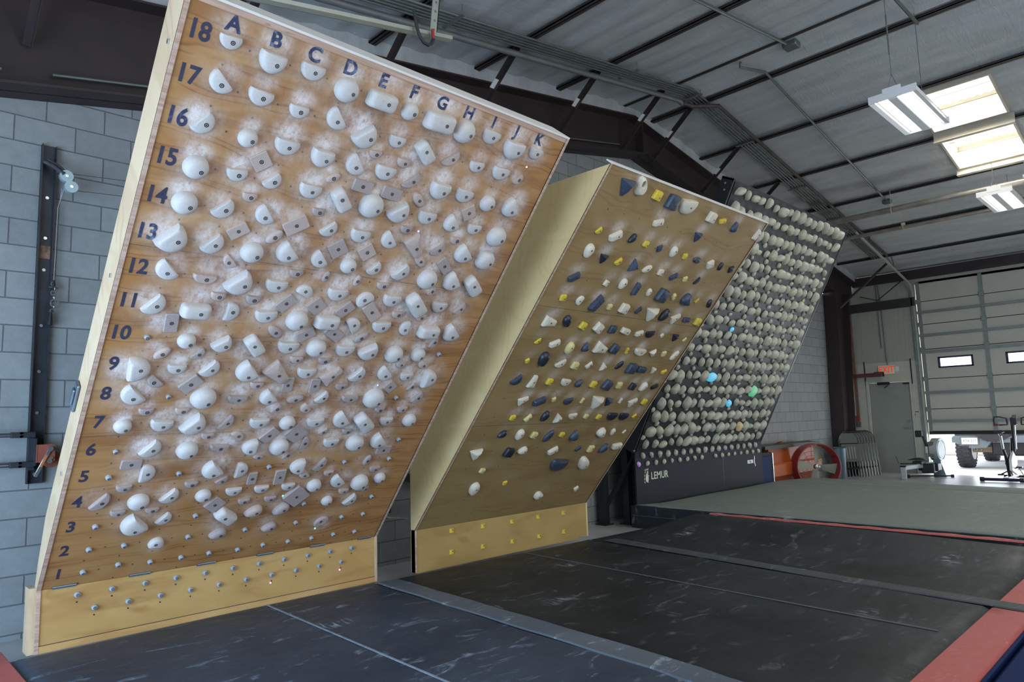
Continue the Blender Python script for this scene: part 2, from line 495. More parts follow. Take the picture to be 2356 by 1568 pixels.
# flange braces from purlins down to the rafter
M_tag = mat('white_paper_tag', (.62, .62, .60), .7, 0, .03, 5)
BN = {-.07: 'top left corner of the photo', 1.43: 'behind the top edge of the lettered board', 2.93: 'beside the metal hook', 4.43: 'above letters of the board\'s right half', 5.93: 'above the gap between the two plywood boards', 7.45: 'nearest the roof ridge, left side', 8.2: 'nearest the roof ridge, right side', 9.65: 'above the plain plywood board', 11.13: 'above the top corner of the black board'}
for x, where in BN.items():
    z = roof(x)
    y0, y1, z1 = .02, .82, z-.62
    t = thing('flange_brace', (x, .3, z1), 'slanting red-brown steel brace %s' % where, 'brace', 'rafter braces')
    M = Matrix()
    d = Vector((0, y1-y0, z1-(z+.02))); L = d.length; d.normalize()
    fr = frame((x, y0, z+.02), (1, 0, 0), d.cross(Vector((1, 0, 0))).normalized(), d)
    b = MB(); b.box((-.03, -.003, 0), (.03, .003, L), M=fr); b.box((.024, -.003, 0), (.03, .05, L), M=fr)
    b.build('angle_iron', M_iron, t)
    if x in (-.07, 4.43, 5.93, 7.45, 8.2, 9.65):
        b = MB(); b.box((-.034, -.007, L*.42), (.032, .007, L*.42+.12), M=fr); b.build('paper_tag', M_tag, t)

# conduits following both roof slopes
def slope_pts(y, dz, x0, x1):
    pts = [(x0, y, roof(x0)+dz)]
    if x0 < 7.85 < x1: pts.append((7.8, y, roof(7.7)+dz-.01))
    pts.append((x1, y, roof(x1)+dz)); return pts
names = ['nearest the block wall', 'second from the block wall', 'middle one', 'second from the hall side', 'nearest the hall side']
for k in range(5):
    b = MB(); b.tube(slope_pts(-.10-.05*k, -.035, -3.05, 15.5), .014, 8)
    tag(b.build('conduit', M_galv), 'thin grey conduit under the purlins, %s of the bundle of five' % names[k], 'pipe', 'bundled roof conduits')
b = MB(); b.tube(slope_pts(-.03, -.09, -3.05, 7.9), .035, 12)
tag(b.build('pipe', M_gdark), 'thicker dark pipe beside the conduit bundle on the left roof slope', 'pipe')
for x, y in ((3.3, 0), (6.3, 0), (7.9, 0), (9.5, 0), (11.4, 0), (13.0, 0)):
    b = MB(); z = roof(x)
    b.box((x-.02, -.36, z-.065), (x+.02, -.04, z-.05)); b.tube([(x, -.34, z-.06), (x, -.34, z+.06)], .005, 6)
    tag(b.build('strut_hanger', M_gdark), 'small strut hanger holding the conduit bundle, %s' % {3.3: 'above letter D of the board', 6.3: 'above letter K of the board', 7.9: 'at the roof ridge', 9.5: 'first past the ridge', 11.4: 'above the black board corner', 13.0: 'nearest the roll-up door'}[x], 'hanger', 'conduit hangers')
b = MB(); b.tube([(7.9, -.05, roof(7.9)-.09), (8.05, -.12, roof(8.1)-.08), (8.3, -.40, roof(8.3)-.06), (15.4, -.42, roof(15.4)-.05)], .03, 12)
tag(b.build('sprinkler_pipe', mat('rusty_pipe', (.075, .06, .055), .6, .2, .3, 7)), 'dark sprinkler pipe running down the right roof slope', 'pipe')
b = MB(); b.tube(slope_pts(-1.78, -.03, 2.0, 7.6)[:1]+[(7.6, -1.78, roof(7.6)-.03)], .02, 8)
b.box((7.56, -1.90, roof(7.6)-.08), (7.72, -1.72, roof(7.6)+.0), .01)
tag(b.build('conduit', M_galv), 'single grey conduit ending at a square junction box near the ridge', 'pipe')
b = MB(); b.tube([(7.55, -1.15, roof(7.55)-.03), (7.65, -1.1, roof(7.6)-.05), (8.0, -1.28, roof(8.0)-.03), (12.8, -1.27, roof(12.8)-.03)], .018, 8)
b.box((12.74, -1.34, roof(12.8)-.08), (12.86, -1.2, roof(12.8)), .01)
tag(b.build('conduit', M_galv), 'single grey conduit crossing the right roof slope with a bent upper end', 'pipe')
b = MB(); b.tube([(-3.1, .79, fl(-3.1)+.14), (-.22, .79, fl(-.22)+.14)], .012, 8); tag(b.build('conduit', M_galv), 'pale thin rod low on the brown rafter at the top left corner', 'pipe')
b = MB(); b.tube([(.1, .79, fl(.1)+.14), (1.2, .79, fl(1.2)+.14)], .012, 8)
tag(b.build('conduit', M_galv), 'pale thin rod low on the brown rafter, just left of the lettered board', 'pipe')
b = MB(); b.tube([(6.2, .79, fl(6.2)+.14), (7.4, .79, fl(7.4)+.14)], .010, 8)
tag(b.build('conduit', M_galv), 'pale thin rod low on the brown rafter above the plain plywood board', 'pipe')

# radiant heater tubes across the hall
M_tube = mat('warm_grey_tube', (.34, .31, .27), .42, .55, .2, 5)
for (x, z, r, lab) in ((12.5, 5.02, .055, 'thick grey heater tube crossing under the roof above the black board'), (13.1, 4.80, .035, 'thinner grey tube crossing just below the thick heater tube')):
    t = thing('heater_tube', (x, -3, z), lab, 'pipe', 'heater tubes')
    b = MB(); b.tube([(x, -9, z), (x, .3, z)], r, 16); b.build('tube', M_tube, t)
    for y in (-1.42, -3.4, -6):
        b = MB(); b.torus((x, y, z), (0, 1, 0), r+.006, .006, 20, 6); b.box((x-.02, y-.03, z+r), (x+.02, y+.03, z+r+.05))
        b.tube([(x, y, z+r+.04), (x, y, roof(x)+.03)], .004, 6)
        b.build('hanger', M_cream, t)

# fluorescent lights
M_white = mat('white_enamel', (.75, .75, .74), .35, 0, .03, 4)
M_lampglow = glow('fluorescent_tube_glow', (1, .99, .95), 5.0)
for (x0, yc, z, lab) in ((6.86, -3.13, 4.72, 'lit fluorescent high-bay light hanging on wires in front of the skylights'),
                         (11.7, -3.10, 4.70, 'lit fluorescent light further away, below the thick heater tube')):
    t = thing('fluorescent_light', (x0+.6, yc, z), lab, 'ceiling light', 'hanging fluorescent lights')
    b = MB(); b.box((x0, yc-.22, z+.06), (x0+1.22, yc+.22, z+.075))
    b.box((x0, yc-.045, z-.01), (x0+1.22, yc+.045, z+.06), .006)
    for s in (-1, 1):
        b.prism([(x0, yc+s*.045, z+.06), (x0, yc+s*.22, z+.06), (x0, yc+s*.235, z), (x0, yc+s*.23, z)], (1.22, 0, 0))
    b.box((x0-.012, yc-.235, z), (x0, yc+.235, z+.08)); b.box((x0+1.22, yc-.235, z), (x0+1.232, yc+.235, z+.08))
    b.box((x0-.014, yc-.09, z+.05), (x0-.002, yc+.09, z+.12))
    b.build('reflector', M_white, t)
    for k, dy in enumerate((-.185, -.14, -.085, .085, .14, .185)):
        b = MB(); b.tube([(x0+.02, yc+dy, z+.032), (x0+1.2, yc+dy, z+.032)], .019, 10); b.build('tube', M_lampglow, t)
    for xx in (x0+.04, x0+1.18):
        b = MB(); top = roof(xx)
        b.tube([(xx, yc-.06, z+.08), (xx, yc, z+.28), (xx, yc, top)], .0035, 6); b.tube([(xx, yc+.06, z+.08), (xx, yc, z+.28)], .0035, 6)
        if xx < x0+.5 and x0 < 8: b.tube([(xx, yc, z+.5), (xx, yc, z+.95)], .008, 6)
        b.build('hanging_wire', M_gdark, t)
    lamp('fluorescent_lamp', 'AREA', (x0+.61, yc, z-.02), (x0+.61, yc, 0), 32, (1, .99, .95), (1.2, .42))
b = MB(); b.box((6.75, -3.18, roof(6.8)-.03), (8.1, -3.10, roof(8.0)-.03))
b = MB(); fr = [(6.3, -3.13, roof(6.3)-.01), (8.15, -3.13, roof(8.15)-.07)]
b.tube(fr, .022, 4); tag(b.build('strut_channel', M_galv), 'slotted metal channel on the ceiling above the hanging fluorescent light', 'channel')

# door track and hook above the lettered board
M_track = mat('pale_galvanised', (.45, .48, .42), .4, .6, .08, 6)
t = thing('door_track', (0, -1.5, 3.8), 'pale galvanised door track sloping above the lettered board', 'track')
z0 = lambda x: 3.97+.207*(x-.71)
b = MB(); x0, x1 = -3.0, 2.16
b.prism([(x0, -1.53, z0(x0)), (x0, -1.50, z0(x0)-.012), (x0, -1.47, z0(x0)), (x0, -1.47, z0(x0)+.028), (x0, -1.53, z0(x0)+.028)], (x1-x0, 0, z0(x1)-z0(x0)))
b.build('rail', M_track, t)
b = MB(); M_ = frame((2.0, -1.5, z0(2.0)+.02), (1, 0, 0), (0, 1, 0), Vector((.12, 0, 1)).normalized())
b.box((-.03, -.004, 0), (.03, .004, 1.3), M=M_); b.box((.024, -.004, 0), (.03, .045, 1.3), M=M_)
b.build('perforated_hanger', M_track, t)
b = MB()
for k in range(16): b.disc(M_ @ Vector((0, -.006, .04+k*.075)), (0, 1, 0), .009, .003, 8)
o = b.build('slot_row', M_gdark, t)
t = thing('hook', (1.72, -1.5, 3.95), 'black padded J-shaped hook with a red tip hanging over the door track', 'hook')
xh = 1.55; zt = z0(xh)
arc = [tuple(HY(u, v, -1.56)) for u, v in ((952, 22), (956, 45), (960, 66), (966, 84), (975, 98), (985, 104), (993, 100), (997, 90))]
b = MB(); b.tube(arc, .012, 10); b.build('padded_arm', mat('black_rubber', (.02, .02, .022), .6, 0, .1, 5), t)
b = MB(); b.tube([arc[-1], tuple(HY(995, 68, -1.56))], .012, 10); b.build('red_tip', mat('red_plastic', (.35, .03, .03), .4, 0, .1, 5), t)
# ================================================================== CLIMBING BOARDS
class Board:
    def __init__(s, x0, y0, z0, th, L, W):
        s.o = np.array([x0, y0, z0]); s.th = math.radians(th); s.L = L; s.W = W
        s.ex = np.array([1., 0, 0]); s.up = np.array([0, -math.sin(s.th), math.cos(s.th)])
        s.n = np.array([0, -math.cos(s.th), -math.sin(s.th)])
        s.F = frame(s.o, s.ex, s.up, s.n)
    def px(s, u, v, off=0.0):
        q = hit(u, v, s.n, s.n@s.o+off)-s.o
        return np.array([q@s.ex, q@s.up])
    def pt(s, x, t, h=0.0): return s.o+s.ex*x+s.up*t+s.n*h
class Kick(Board):
    def __init__(s, x0, y0, W):
        s.o = np.array([x0, y0, 0.]); s.W = W; s.th = 0
        s.ex = np.array([1., 0, 0]); s.up = np.array([0, 0, 1.]); s.n = np.array([0, -1., 0])
        s.F = frame(s.o, s.ex, s.up, s.n)
B1 = Board(0, 0, .5, 39.75, 3.67, 2.47)
B2 = Board(2.875, 0, .495, 40.9, 3.64, 2.44)
B3 = Board(6.8, .36, .986, 27.1, 3.71, 3.66)
K1, K2, K3 = Kick(0, 0, 2.47), Kick(2.875, 0, 2.44), Kick(6.8, .36, 3.66)

# ---- hold prototypes, 1 unit wide, lying in XY, sticking out along +Z
def hull(kind):
    a = np.linspace(0, 2*PI, 37)[:-1]
    if kind in ('halfmoon', 'deephalf', 'slimhalf', 'halfdish'):
        dep = {'halfmoon': .60, 'deephalf': .72, 'slimhalf': .42, 'halfdish': .5}[kind]
        t = np.linspace(0, PI, 21); p = [(.5*math.cos(q), .5*dep-dep*math.sin(q)**.85) for q in t]
        p = [(-.46, .5*dep+.0)]+[(-.2, .5*dep+.012), (.2, .5*dep+.012), (.46, .5*dep)]+[q for q in p[1:-1]]
        return p
    if kind == 'dome': return [(.5*math.cos(q), .49*math.sin(q)) for q in a]
    if kind == 'lens': return [(.5*math.cos(q), .26*math.sin(q)) for q in a]
    if kind == 'oval': return [(.5*math.cos(q), .33*math.sin(q)*(1+.25*math.cos(q))) for q in a]
    if kind == 'teardrop': return [(.5*math.cos(q), .36*math.sin(q)*(1-.55*math.cos(q))) for q in a]
    def rr(pts, r=.1, n=4):
        out = []
        for i, p in enumerate(pts):
            p0, p1, p2 = Vector(pts[i-1]), Vector(p), Vector(pts[(i+1) % len(pts)])
            d0 = (p0-p1); d2 = (p2-p1); k = min(r, .4*d0.length, .4*d2.length)
            A, C_ = p1+d0.normalized()*k, p1+d2.normalized()*k
            for j in range(n+1):
                u = j/n; out.append(tuple((A*(1-u)**2+p1*2*u*(1-u)+C_*u*u)))
        return out
    if kind == 'square': return rr([(.45, .42), (-.45, .42), (-.45, -.42), (.45, -.42)], .04, 2)
    if kind == 'plate': return rr([(.5, .29), (-.5, .29), (-.5, -.29), (.5, -.29)], .05, 2)
    if kind == 'brick': return rr([(.5, .27), (-.5, .27), (-.5, -.27), (.5, -.27)], .16, 5)
    if kind == 'wedge': return rr([(.5, .16), (-.5, .36), (-.5, -.36), (.5, -.16)], .05, 3)
    if kind == 'tri': return rr([(.48, .3), (-.48, .3), (-.02, -.5)], .07, 3)
    if kind == 'block': return rr([(.42, .38), (-.40, .44), (-.48, -.30), (.38, -.42)], .10, 3)
    if kind == 'bar': return rr([(.5, .20), (-.46, .26), (-.5, -.16), (.44, -.24)], .10, 3)
    if kind == 'knob': return [(.5*math.cos(q), .5*math.sin(q)) for q in a]
    if kind.startswith('pebble'):
        k = int(kind[6:]); rg = random.Random(k*17+3)
        asp = rg.choice([.68, .82, .52, .6, .75]); tp = rg.uniform(-.45, .55); sk = rg.uniform(-.25, .25); e = rg.uniform(.95, 1.3)
        out = []
        for q in a:
            c, s_ = math.cos(q), math.sin(q)
            X = .5*asp*math.copysign(abs(c)**e, c)*(1+tp*s_*.8); Y = .5*math.copysign(abs(s_)**e, s_)
            out.append((X+sk*Y, Y))
        return out
# profile: list of (scale, height); anchor for scaling; bolt position
PROF = {
 'halfmoon': ([(1, 0), (1, .06), (.96, .12), (.90, .165), (.80, .195), (.35, .22)], (.10, .27), (.06, .04)),
 'deephalf': ([(1, 0), (1, .10), (.96, .19), (.86, .28), (.72, .33), (.45, .35), (.2, .355)], (.06, .26), (.10, .02)),
 'slimhalf': ([(1, 0), (1, .06), (.95, .12), (.85, .17), (.3, .18)], (.02, .17), (.05, .03)),
 'halfdish': ([(1, 0), (1, .07), (.93, .14), (.8, .17), (.3, .15)], (.02, .2), (.0, 0)),
 'dome': ([(1, 0), (1.0, .05), (.97, .14), (.90, .23), (.79, .31), (.62, .375), (.42, .41), (.2, .425)], (.0, .03), (.13, -.07)),
 'lens': ([(1, 0), (1, .07), (.9, .14), (.7, .18), (.3, .19)], (0, 0), (.0, 0)),
 'oval': ([(1, 0), (.98, .10), (.9, .20), (.72, .28), (.4, .32)], (0, 0), (.12, 0)),
 'teardrop': ([(1, 0), (.98, .12), (.88, .24), (.66, .33), (.3, .38)], (-.1, 0), (-.15, 0)),
 'square': ([(1, 0), (1, .10), (.93, .13), (.3, .13)], (0, 0), (0, 0)),
 'plate': ([(1, 0), (1, .08), (.94, .12), (.3, .12)], (0, 0), (0, 0)),
 'brick': ([(1, 0), (1, .12), (.95, .22), (.82, .31), (.66, .34), (.2, .34)], (0, 0), (.12, 0)),
 'wedge': ([(1, 0), (1, .08), (.92, .16), (.7, .2), (.2, .21)], (-.1, 0), (0, 0)),
 'tri': ([(1, 0), (.97, .10), (.45, .30), (.15, .34)], (0, .1), (.05, .05)),
 'block': ([(.9, 0), (.88, .14), (.76, .24), (.3, .28)], (0, .06), (.12, -.06)),
 'bar': ([(1, 0), (.97, .12), (.82, .24), (.3, .27)], (0, .06), (.1, 0)),
 'knob': ([(1, 0), (1, .3), (.9, .5), (.68, .62), (.4, .64)], (0, 0), (0, 0)),
}
def prototype(kind, warp=0):
    rg = random.Random(hash(kind) % 1000 if False else sum(map(ord, kind))+warp*31)
    out = hull(kind); key = kind if kind in PROF else 'oval'
    prof, an, bp = PROF[key]
    if key == 'oval' and kind != 'oval': prof, an, bp = [(1, 0), (.99, .12), (.92, .25), (.76, .36), (.5, .43), (.22, .45)], (0, .08), (.02, -.05)
    n = len(out); V = []; F = []
    for sc, h in prof:
        for (x, y) in out: V.append((an[0]+(x-an[0])*sc, an[1]+(y-an[1])*sc, h))
    for i in range(len(prof)-1):
        for k in range(n): F.append((i*n+k, i*n+(k+1) % n, (i+1)*n+(k+1) % n, (i+1)*n+k))
    V.append((an[0], an[1], prof[-1][1]+.002)); c = len(V)-1; o = (len(prof)-1)*n
    F += [(o+k, o+(k+1) % n, c) for k in range(n)]
    flat = kind in ('tri', 'block', 'bar', 'square', 'plate')
    b = MB(); b.add(V, F, True)
    me = b.mesh(kind+'_hold')
    if flat: me.set_sharp_from_angle(angle=math.radians(24))
    tree = BVHTree.FromPolygons([Vector(v) for v in V], F)
    hitp, nor, _, _ = tree.ray_cast(Vector((bp[0], bp[1], 2)), Vector((0, 0, -1)))
    if hitp is None: hitp, nor = Vector((0, 0, .2)), Vector((0, 0, 1))
    if nor.z < 0: nor = -nor
    return me, hitp, nor
PROTO = {}
def proto(kind, material, bolt_r, bolt_mat, w_ref):
    key = (kind, material.name, bolt_r, round(w_ref, 3))
    if key not in PROTO:
        k0 = ('mesh', kind)
        if k0 not in PROTO: PROTO[k0] = prototype(kind)
        me, hp, nor = PROTO[k0]
        me = me.copy(); me.materials.clear(); me.materials.append(material)
        bo = None
        if bolt_r:
            r = bolt_r/w_ref; bb = MB()
            bb.ring(hp-nor*.004, nor, r*.62, r, .010, 16); bb.disc(hp-nor*.004, nor, r*.36, .012, 8)
            bo = bb.mesh('bolt'); bo.materials.append(bolt_mat)
        PROTO[key] = (me, bo)
    return PROTO[key]
NH = [0]
def add_hold(B, kind, x, t, w, phi, material, bolt_r, bolt_mat, label, cat, group, name='climbing_hold', hs=1.0, mirror=False):
    """copy of the prototype of this shape, w wide, turned by phi in the plane of the board"""
    wq = max(.03, round(w/.02)*.02)
    me, bo = proto(kind, material, bolt_r, bolt_mat, wq)
    o = bpy.data.objects.new(name, me); COL.objects.link(o)
    ex = B.ex*math.cos(phi)+B.up*math.sin(phi); ey = -B.ex*math.sin(phi)+B.up*math.cos(phi)
    o.matrix_world = frame(B.pt(x, t, 0.0) if not isinstance(B, Kick) else B.o+B.ex*x+B.up*t, ex*w, ey*w, B.n*w*hs)
    tag(o, label, cat, group)
    if bo:
        c = bpy.data.objects.new('bolt', bo); COL.objects.link(c); c.parent = o
    return o

M_birch = mat('pale_holds_wood', (.50, .475, .45), .6, 0, .06, 14, .05)
M_beech = mat('chalked_beech', (.42, .34, .30), .65, 0, .10, 16, .08)
M_grey = mat('dusty_wood', (.34, .285, .265), .65, 0, .12, 16, .08)
M_bolt = mat('black_bolt', (.04, .04, .045), .4, .6, .1, 5)
M_foot = mat('white_foothold_resin', (.30, .33, .36), .5, 0, .06, 12)

# region, origin, scale, then: u v width angle(type flat edge, image degrees) type
R1 = {
(400, 0, 5.227): "678 510 300 17 m;1190 700 360 22 M;1660 870 320 20 m;2095 1050 300 0 d;535 1000 350 55 m;1035 1175 335 21 m;1495 1345 255 17 m;1930 1440 300 66 m",
(850, 100, 5.011): "150 625 350 20 k;482 755 200 0 d;810 870 345 17 k;1110 990 240 0 d;1390 1080 210 22 m;1665 1190 225 17 M;1905 1270 160 18 m;310 1135 205 18 m;640 1235 270 -117 M;940 1340 255 -31 s2;1228 1425 170 12 m;1500 1500 195 17 m;65 1280 150 12 m;388 1382 160 15 m;170 1490 250 17 m",
(300, 300, 5.227): "890 -65 330 -33 m;1417 100 250 0 d;1870 200 320 16 m;1570 370 260 -25 q;790 445 335 10 d;1275 535 275 8 m;1715 625 260 -28 m;2150 730 280 16 m;655 875 335 0 d;1125 960 320 -28 m;1430 805 195 10 m;1590 1025 260 62 m;1990 1135 320 -24 r;2257 985 170 8 m;520 1300 420 -33 M;1000 1380 330 -32 m;1295 1205 270 -25 r;1730 1275 250 -35 l;1465 1470 290 0 d;1860 1460 260 58 M;2300 320 290 17 M",
(750, 300, 5.227): "478 80 330 -27 M;585 290 175 12 m;325 420 280 68 m;930 395 165 12 m;2085 515 195 17 m;700 530 260 17 m;85 570 195 -25 l;437 668 245 17 r;785 755 240 17 r;1030 620 270 -33 s2;1360 710 240 15 M;180 815 290 -114 M;545 905 300 0 d;875 985 300 -25 M;1110 835 195 62 l;1200 1050 225 14 m;1645 785 215 20 m;1945 880 175 0 d;2195 925 215 80 M;1715 990 190 -25 q;1490 1115 190 70 M;1770 1190 170 10 m;960 1195 150 8 m;2050 1278 215 0 d;1555 1325 135 8 m;40 1200 250 -30 m;400 1270 245 14 m;735 1325 215 66 m;1065 1400 260 70 t;140 1420 250 -27 q;490 1460 220 -30 q;1345 1440 230 -33 s2;1630 1480 200 65 M;1910 1555 215 0 d;2310 600 160 -35 s2",
(300, 550, 5.227): "1180 275 190 52 c;410 380 290 50 m;890 475 310 7 s2;1320 525 380 -30 M;1745 565 280 9 m;2250 250 220 62 m;1990 415 175 4 m;2110 610 200 -150 m;300 800 340 -36 m;1050 690 195 8 m;1470 730 190 8 m;780 850 375 4 k;1225 870 250 -70 m;1870 765 260 -37 r;1620 930 280 3 m;2005 980 250 20 d;2235 800 230 -35 q;490 1000 235 -80 r;1740 1110 195 45 l;200 1180 62 0 f;680 1230 235 0 d;1110 1260 280 -25 M;1490 1255 250 -124 M;1885 1300 265 4 m;2110 1140 240 -25 r;380 1370 245 -30 l;820 1385 215 -33 s2;1990 1450 165 3 m",
(700, 550, 5.227): "535 325 195 0 d;260 450 150 -60 l;635 500 150 -65 l;845 365 215 -33 m;1165 410 265 -35 m;940 565 150 3 m;1390 260 165 60 l;1680 320 175 62 r;1890 190 215 68 M;2165 260 215 0 d;1480 485 230 0 d;1750 500 205 70 M;2020 540 220 -118 M;1530 630 150 -40 s2;390 665 250 6 m;720 700 250 155 m;1040 740 219 9 m;1340 765 260 -118 M;1610 815 190 6 m;1870 840 200 -38 s2;490 845 240 -35 r;805 870 210 58 r;1115 910 140 4 m;1395 945 125 4 m;265 985 300 4 k;600 1020 190 -115 m;915 1055 225 3 m;1195 1065 190 110 m;1485 1105 245 3 k;1740 1120 175 60 M;355 1130 200 42 r;680 1180 200 -30 l;1560 1240 180 -52 s2;145 1310 240 0 d;475 1340 230 6 m;770 1350 270 -22 M;1080 1385 210 0 d;1370 1390 165 0 d;1150 1500 110 50 m;235 1465 150 2 m;1620 1385 55 0 f;1420 1510 110 40 m",
(250, 800, 5.227): "370 230 290 -80 M;810 255 245 4 m;1230 260 290 -36 m;1640 275 240 55 M;2030 300 270 45 t;2150 440 190 -75 r;540 405 200 42 c;985 430 290 -34 r;260 580 280 42 m;720 590 60 0 f;1140 605 320 0 d;1540 615 260 2 s2;1775 450 170 2 m;1900 590 175 50 M;2240 610 220 -10 l;445 765 200 0 m;880 760 185 0 m;170 950 230 0 d;625 930 290 4 m;1035 910 350 -35 M;1420 900 265 -42 s2;1800 905 250 0 m;2020 735 170 -40 s2;2150 905 190 0 d;1930 1045 250 -37 r;2250 1020 190 42 q;1560 1050 150 -135 c;1185 1060 170 0 m;520 1220 310 -38 m;945 1235 270 0 d;1325 1200 250 0 s2;1690 1180 190 105 M;2050 1190 230 0 d;85 1250 60 0 f;1800 1310 125 0 l;2150 1290 160 -40 s2;270 1395 265 -3 r;470 1500 225 -75 m;1225 1460 200 45 M;1600 1460 200 -72 m;2260 1410 190 110 M;845 1510 60 0 f;1930 1430 55 0 f",
(650, 800, 5.227): "275 300 235 4 m;590 320 290 -34 t;905 330 250 -38 m;1210 315 170 58 m;1480 345 160 0 m;1765 350 230 -68 M;385 450 180 -75 r;700 465 150 0 m;1290 465 170 -40 q;1550 470 150 -40 s2;480 600 210 -38 m;800 610 205 0 s2;1095 605 240 0 d;1365 600 50 0 f;1620 600 200 -40 s2;265 730 120 55 m;1160 745 120 0 m;1430 740 125 0 m;380 895 215 0 m;685 870 190 60 m;975 870 210 -128 M;1235 880 160 0 m;1525 870 150 0 d;490 1010 140 -30 c;770 1005 125 0 m;570 1140 190 0 m;265 1140 190 -65 s2;870 1140 205 0 d;1130 1110 150 60 M;1210 1220 175 -5 r;1395 1100 50 0 f;1015 1345 155 -55 l;1280 1330 50 0 f;745 1370 50 0 f;455 1400 240 -42 s2;250 1520 110 50 m;1100 1455 130 -5 m;550 1505 125 -5 m",
(180, 1000, 5.227): "365 512 80 0 f;1213 462 65 0 f;2090 520 150 -75 r;1730 550 190 -28 c;545 645 210 -5 m;1355 595 175 -3 m;1860 680 205 -5 m;2195 650 185 -5 m;275 810 320 -38 s2;725 810 265 0 d;1110 740 280 -36 m;1505 735 190 0 d;1640 830 240 -37 q;1985 800 150 -5 m;2300 770 150 -5 m;465 945 200 -3 m;880 905 180 -3 m;640 1075 250 38 M;1040 1010 230 -38 m;1770 950 220 -150 M;2100 910 250 -20 o;1410 972 65 0 f;205 1105 75 0 f;2005 1138 65 0 f;1670 1180 240 -18 o;2285 1100 205 -20 o;945 1275 200 175 M;1320 1225 68 0 f;550 1330 70 0 f;128 1380 75 0 f;2220 1320 65 0 f;1915 1378 60 0 f;1572 1420 68 0 f;1235 1472 65 0 f;865 1527 68 0 f;480 1560 68 0 f",
(580, 1000, 5.227): "330 500 180 -75 r;425 620 170 -5 m;745 610 165 0 d;1010 560 150 50 m;1290 570 195 0 d;1535 520 125 0 d;1355 650 115 -25 m;1090 675 125 -3 m;525 725 200 38 q;900 795 125 0 d;1180 780 215 -38 m;340 880 245 -28 o;620 825 60 0 f;820 1025 215 152 c;1435 740 50 0 f;525 1055 60 0 f;1075 985 60 0 f;1330 950 55 0 f;1230 1162 50 0 f;975 1195 60 0 f;713 1240 60 0 f;430 1280 60 0 f",
(50, 1200, 5.227): "735 605 70 0 f",
}
KIND = {'m': ('halfmoon', 'half-moon'), 'M': ('deephalf', 'deep'), 's2': ('slimhalf', 'slim'), 'd': ('dome', 'domed'), 'k': ('brick', 'brick-shaped'),
        'q': ('square', 'square'), 'r': ('plate', 'rectangular'), 'l': ('lens', 'oval'), 't': ('wedge', 'tapered'), 'c': ('halfdish', 'crescent-like'), 'o': ('oval', 'bulging'), 'f': ('knob', 'tiny knob')}
def size_word(w): return 'large ' if w > .125 else ('small ' if w < .075 else '')
S0 = .115
def cell(x, t):
    i = (x-.22)/.2; j = (t-S0)/.2+1
    i = max(0, min(10, round(i*2)/2)); j = max(1, min(18, round(j*2)/2))
    L = 'ABCDEFGHIJK'
    c = 'column %s' % L[int(i)] if i == int(i) else 'columns %s to %s' % (L[int(i)], L[int(i)+1])
    r = 'row %d' % j if j == int(j) else 'rows %d to %d' % (int(j), int(j)+1)
    return i, j, c, r
H1 = []; USED = {}
for (ox, oy, sc), txt in R1.items():
    for e in txt.split(';'):
        u, v, w, a, k = e.split(); u, v, w, a = float(u)/sc+ox, float(v)/sc+oy, float(w)/sc, math.radians(float(a))
        if any(abs(u-h[0]) < 11 and abs(v-h[1]) < 9 for h in H1): continue
        off = {'f': .006, 'd': .013, 'k': .006, 'M': .006}.get(k, .003)
        p0 = B1.px(u-math.cos(a)*w/2, v-math.sin(a)*w/2, off); p1 = B1.px(u+math.cos(a)*w/2, v+math.sin(a)*w/2, off)
        c = B1.px(u, v, off); d = p1-p0; W_ = float(np.hypot(*d)); phi = math.atan2(d[1], d[0])
        H1.append((u, v, c[0], c[1], W_, phi, k))
t = thing('lettered_training_board', (1.235, 0, .13), 'tall overhanging plywood climbing board with painted letters A to K and rows 1 to 18', 'climbing board')
TB1 = t
# main panel, a fine grid that also carries where chalk dust has been rubbed
def panel_grid(B, step, blobs, name, material, parent, thick=.018):
    nx, ny = int(B.W/step), int(B.L/step)
    X, Y = np.meshgrid(np.linspace(.02, B.W-.02, nx+1), np.linspace(0, B.L, ny+1), indexing='ij')
    C_ = np.zeros_like(X)
    for (bx, by, rx, ry, ph, am) in blobs:
        dx, dy = X-bx, Y-by; c, s_ = math.cos(ph), math.sin(ph)
        C_ = np.maximum(C_, am*np.exp(-(((dx*c+dy*s_)/rx)**2+((-dx*s_+dy*c)/ry)**2)))
    V = [(X[i, j], Y[i, j], 0) for i in range(nx+1) for j in range(ny+1)]
    F = [(i*(ny+1)+j, (i+1)*(ny+1)+j, (i+1)*(ny+1)+j+1, i*(ny+1)+j+1) for i in range(nx) for j in range(ny)]
    n0 = len(V)
    V += [(.02, 0, -thick), (B.W-.02, 0, -thick), (B.W-.02, B.L, -thick), (.02, B.L, -thick)]
    F += [(n0+3, n0+2, n0+1, n0)]
    me = bpy.data.meshes.new(name); me.from_pydata(V, [], F); me.update()
    at = me.attributes.new('chalk', 'FLOAT', 'POINT')
    at.data.foreach_set('value', list(C_.reshape(-1))+[0]*4)
    me.materials.append(material)
    o = bpy.data.objects.new(name, me); COL.objects.link(o); o.parent = parent
    o.matrix_local = Matrix.Translation(-OFF[parent.name]) @ B.F
    return o
blobs = []
rg = random.Random(3)
for (u, v, x, s_, w, phi, k) in H1:
    if k == 'f': continue
    am = rg.uniform(.5, 1.15)*(1.0 if s_ > .9 else .45)
    if k in 'qrl': am *= .7
    off = .42*w+.012
    nx_, ny_ = -math.sin(phi), math.cos(phi)
    if k == 'd': nx_, ny_ = rg.uniform(-.3, .3), 1
    blobs.append((x+nx_*off, s_+ny_*off, w*.52, w*.34+.012, phi if k != 'd' else 0, am))
    blobs.append((x, s_, w*.75, w*.62, phi, am*.45))
for i in range(11): blobs.append((.22+.2*i, 3.585, .075, .05, 0, .5))
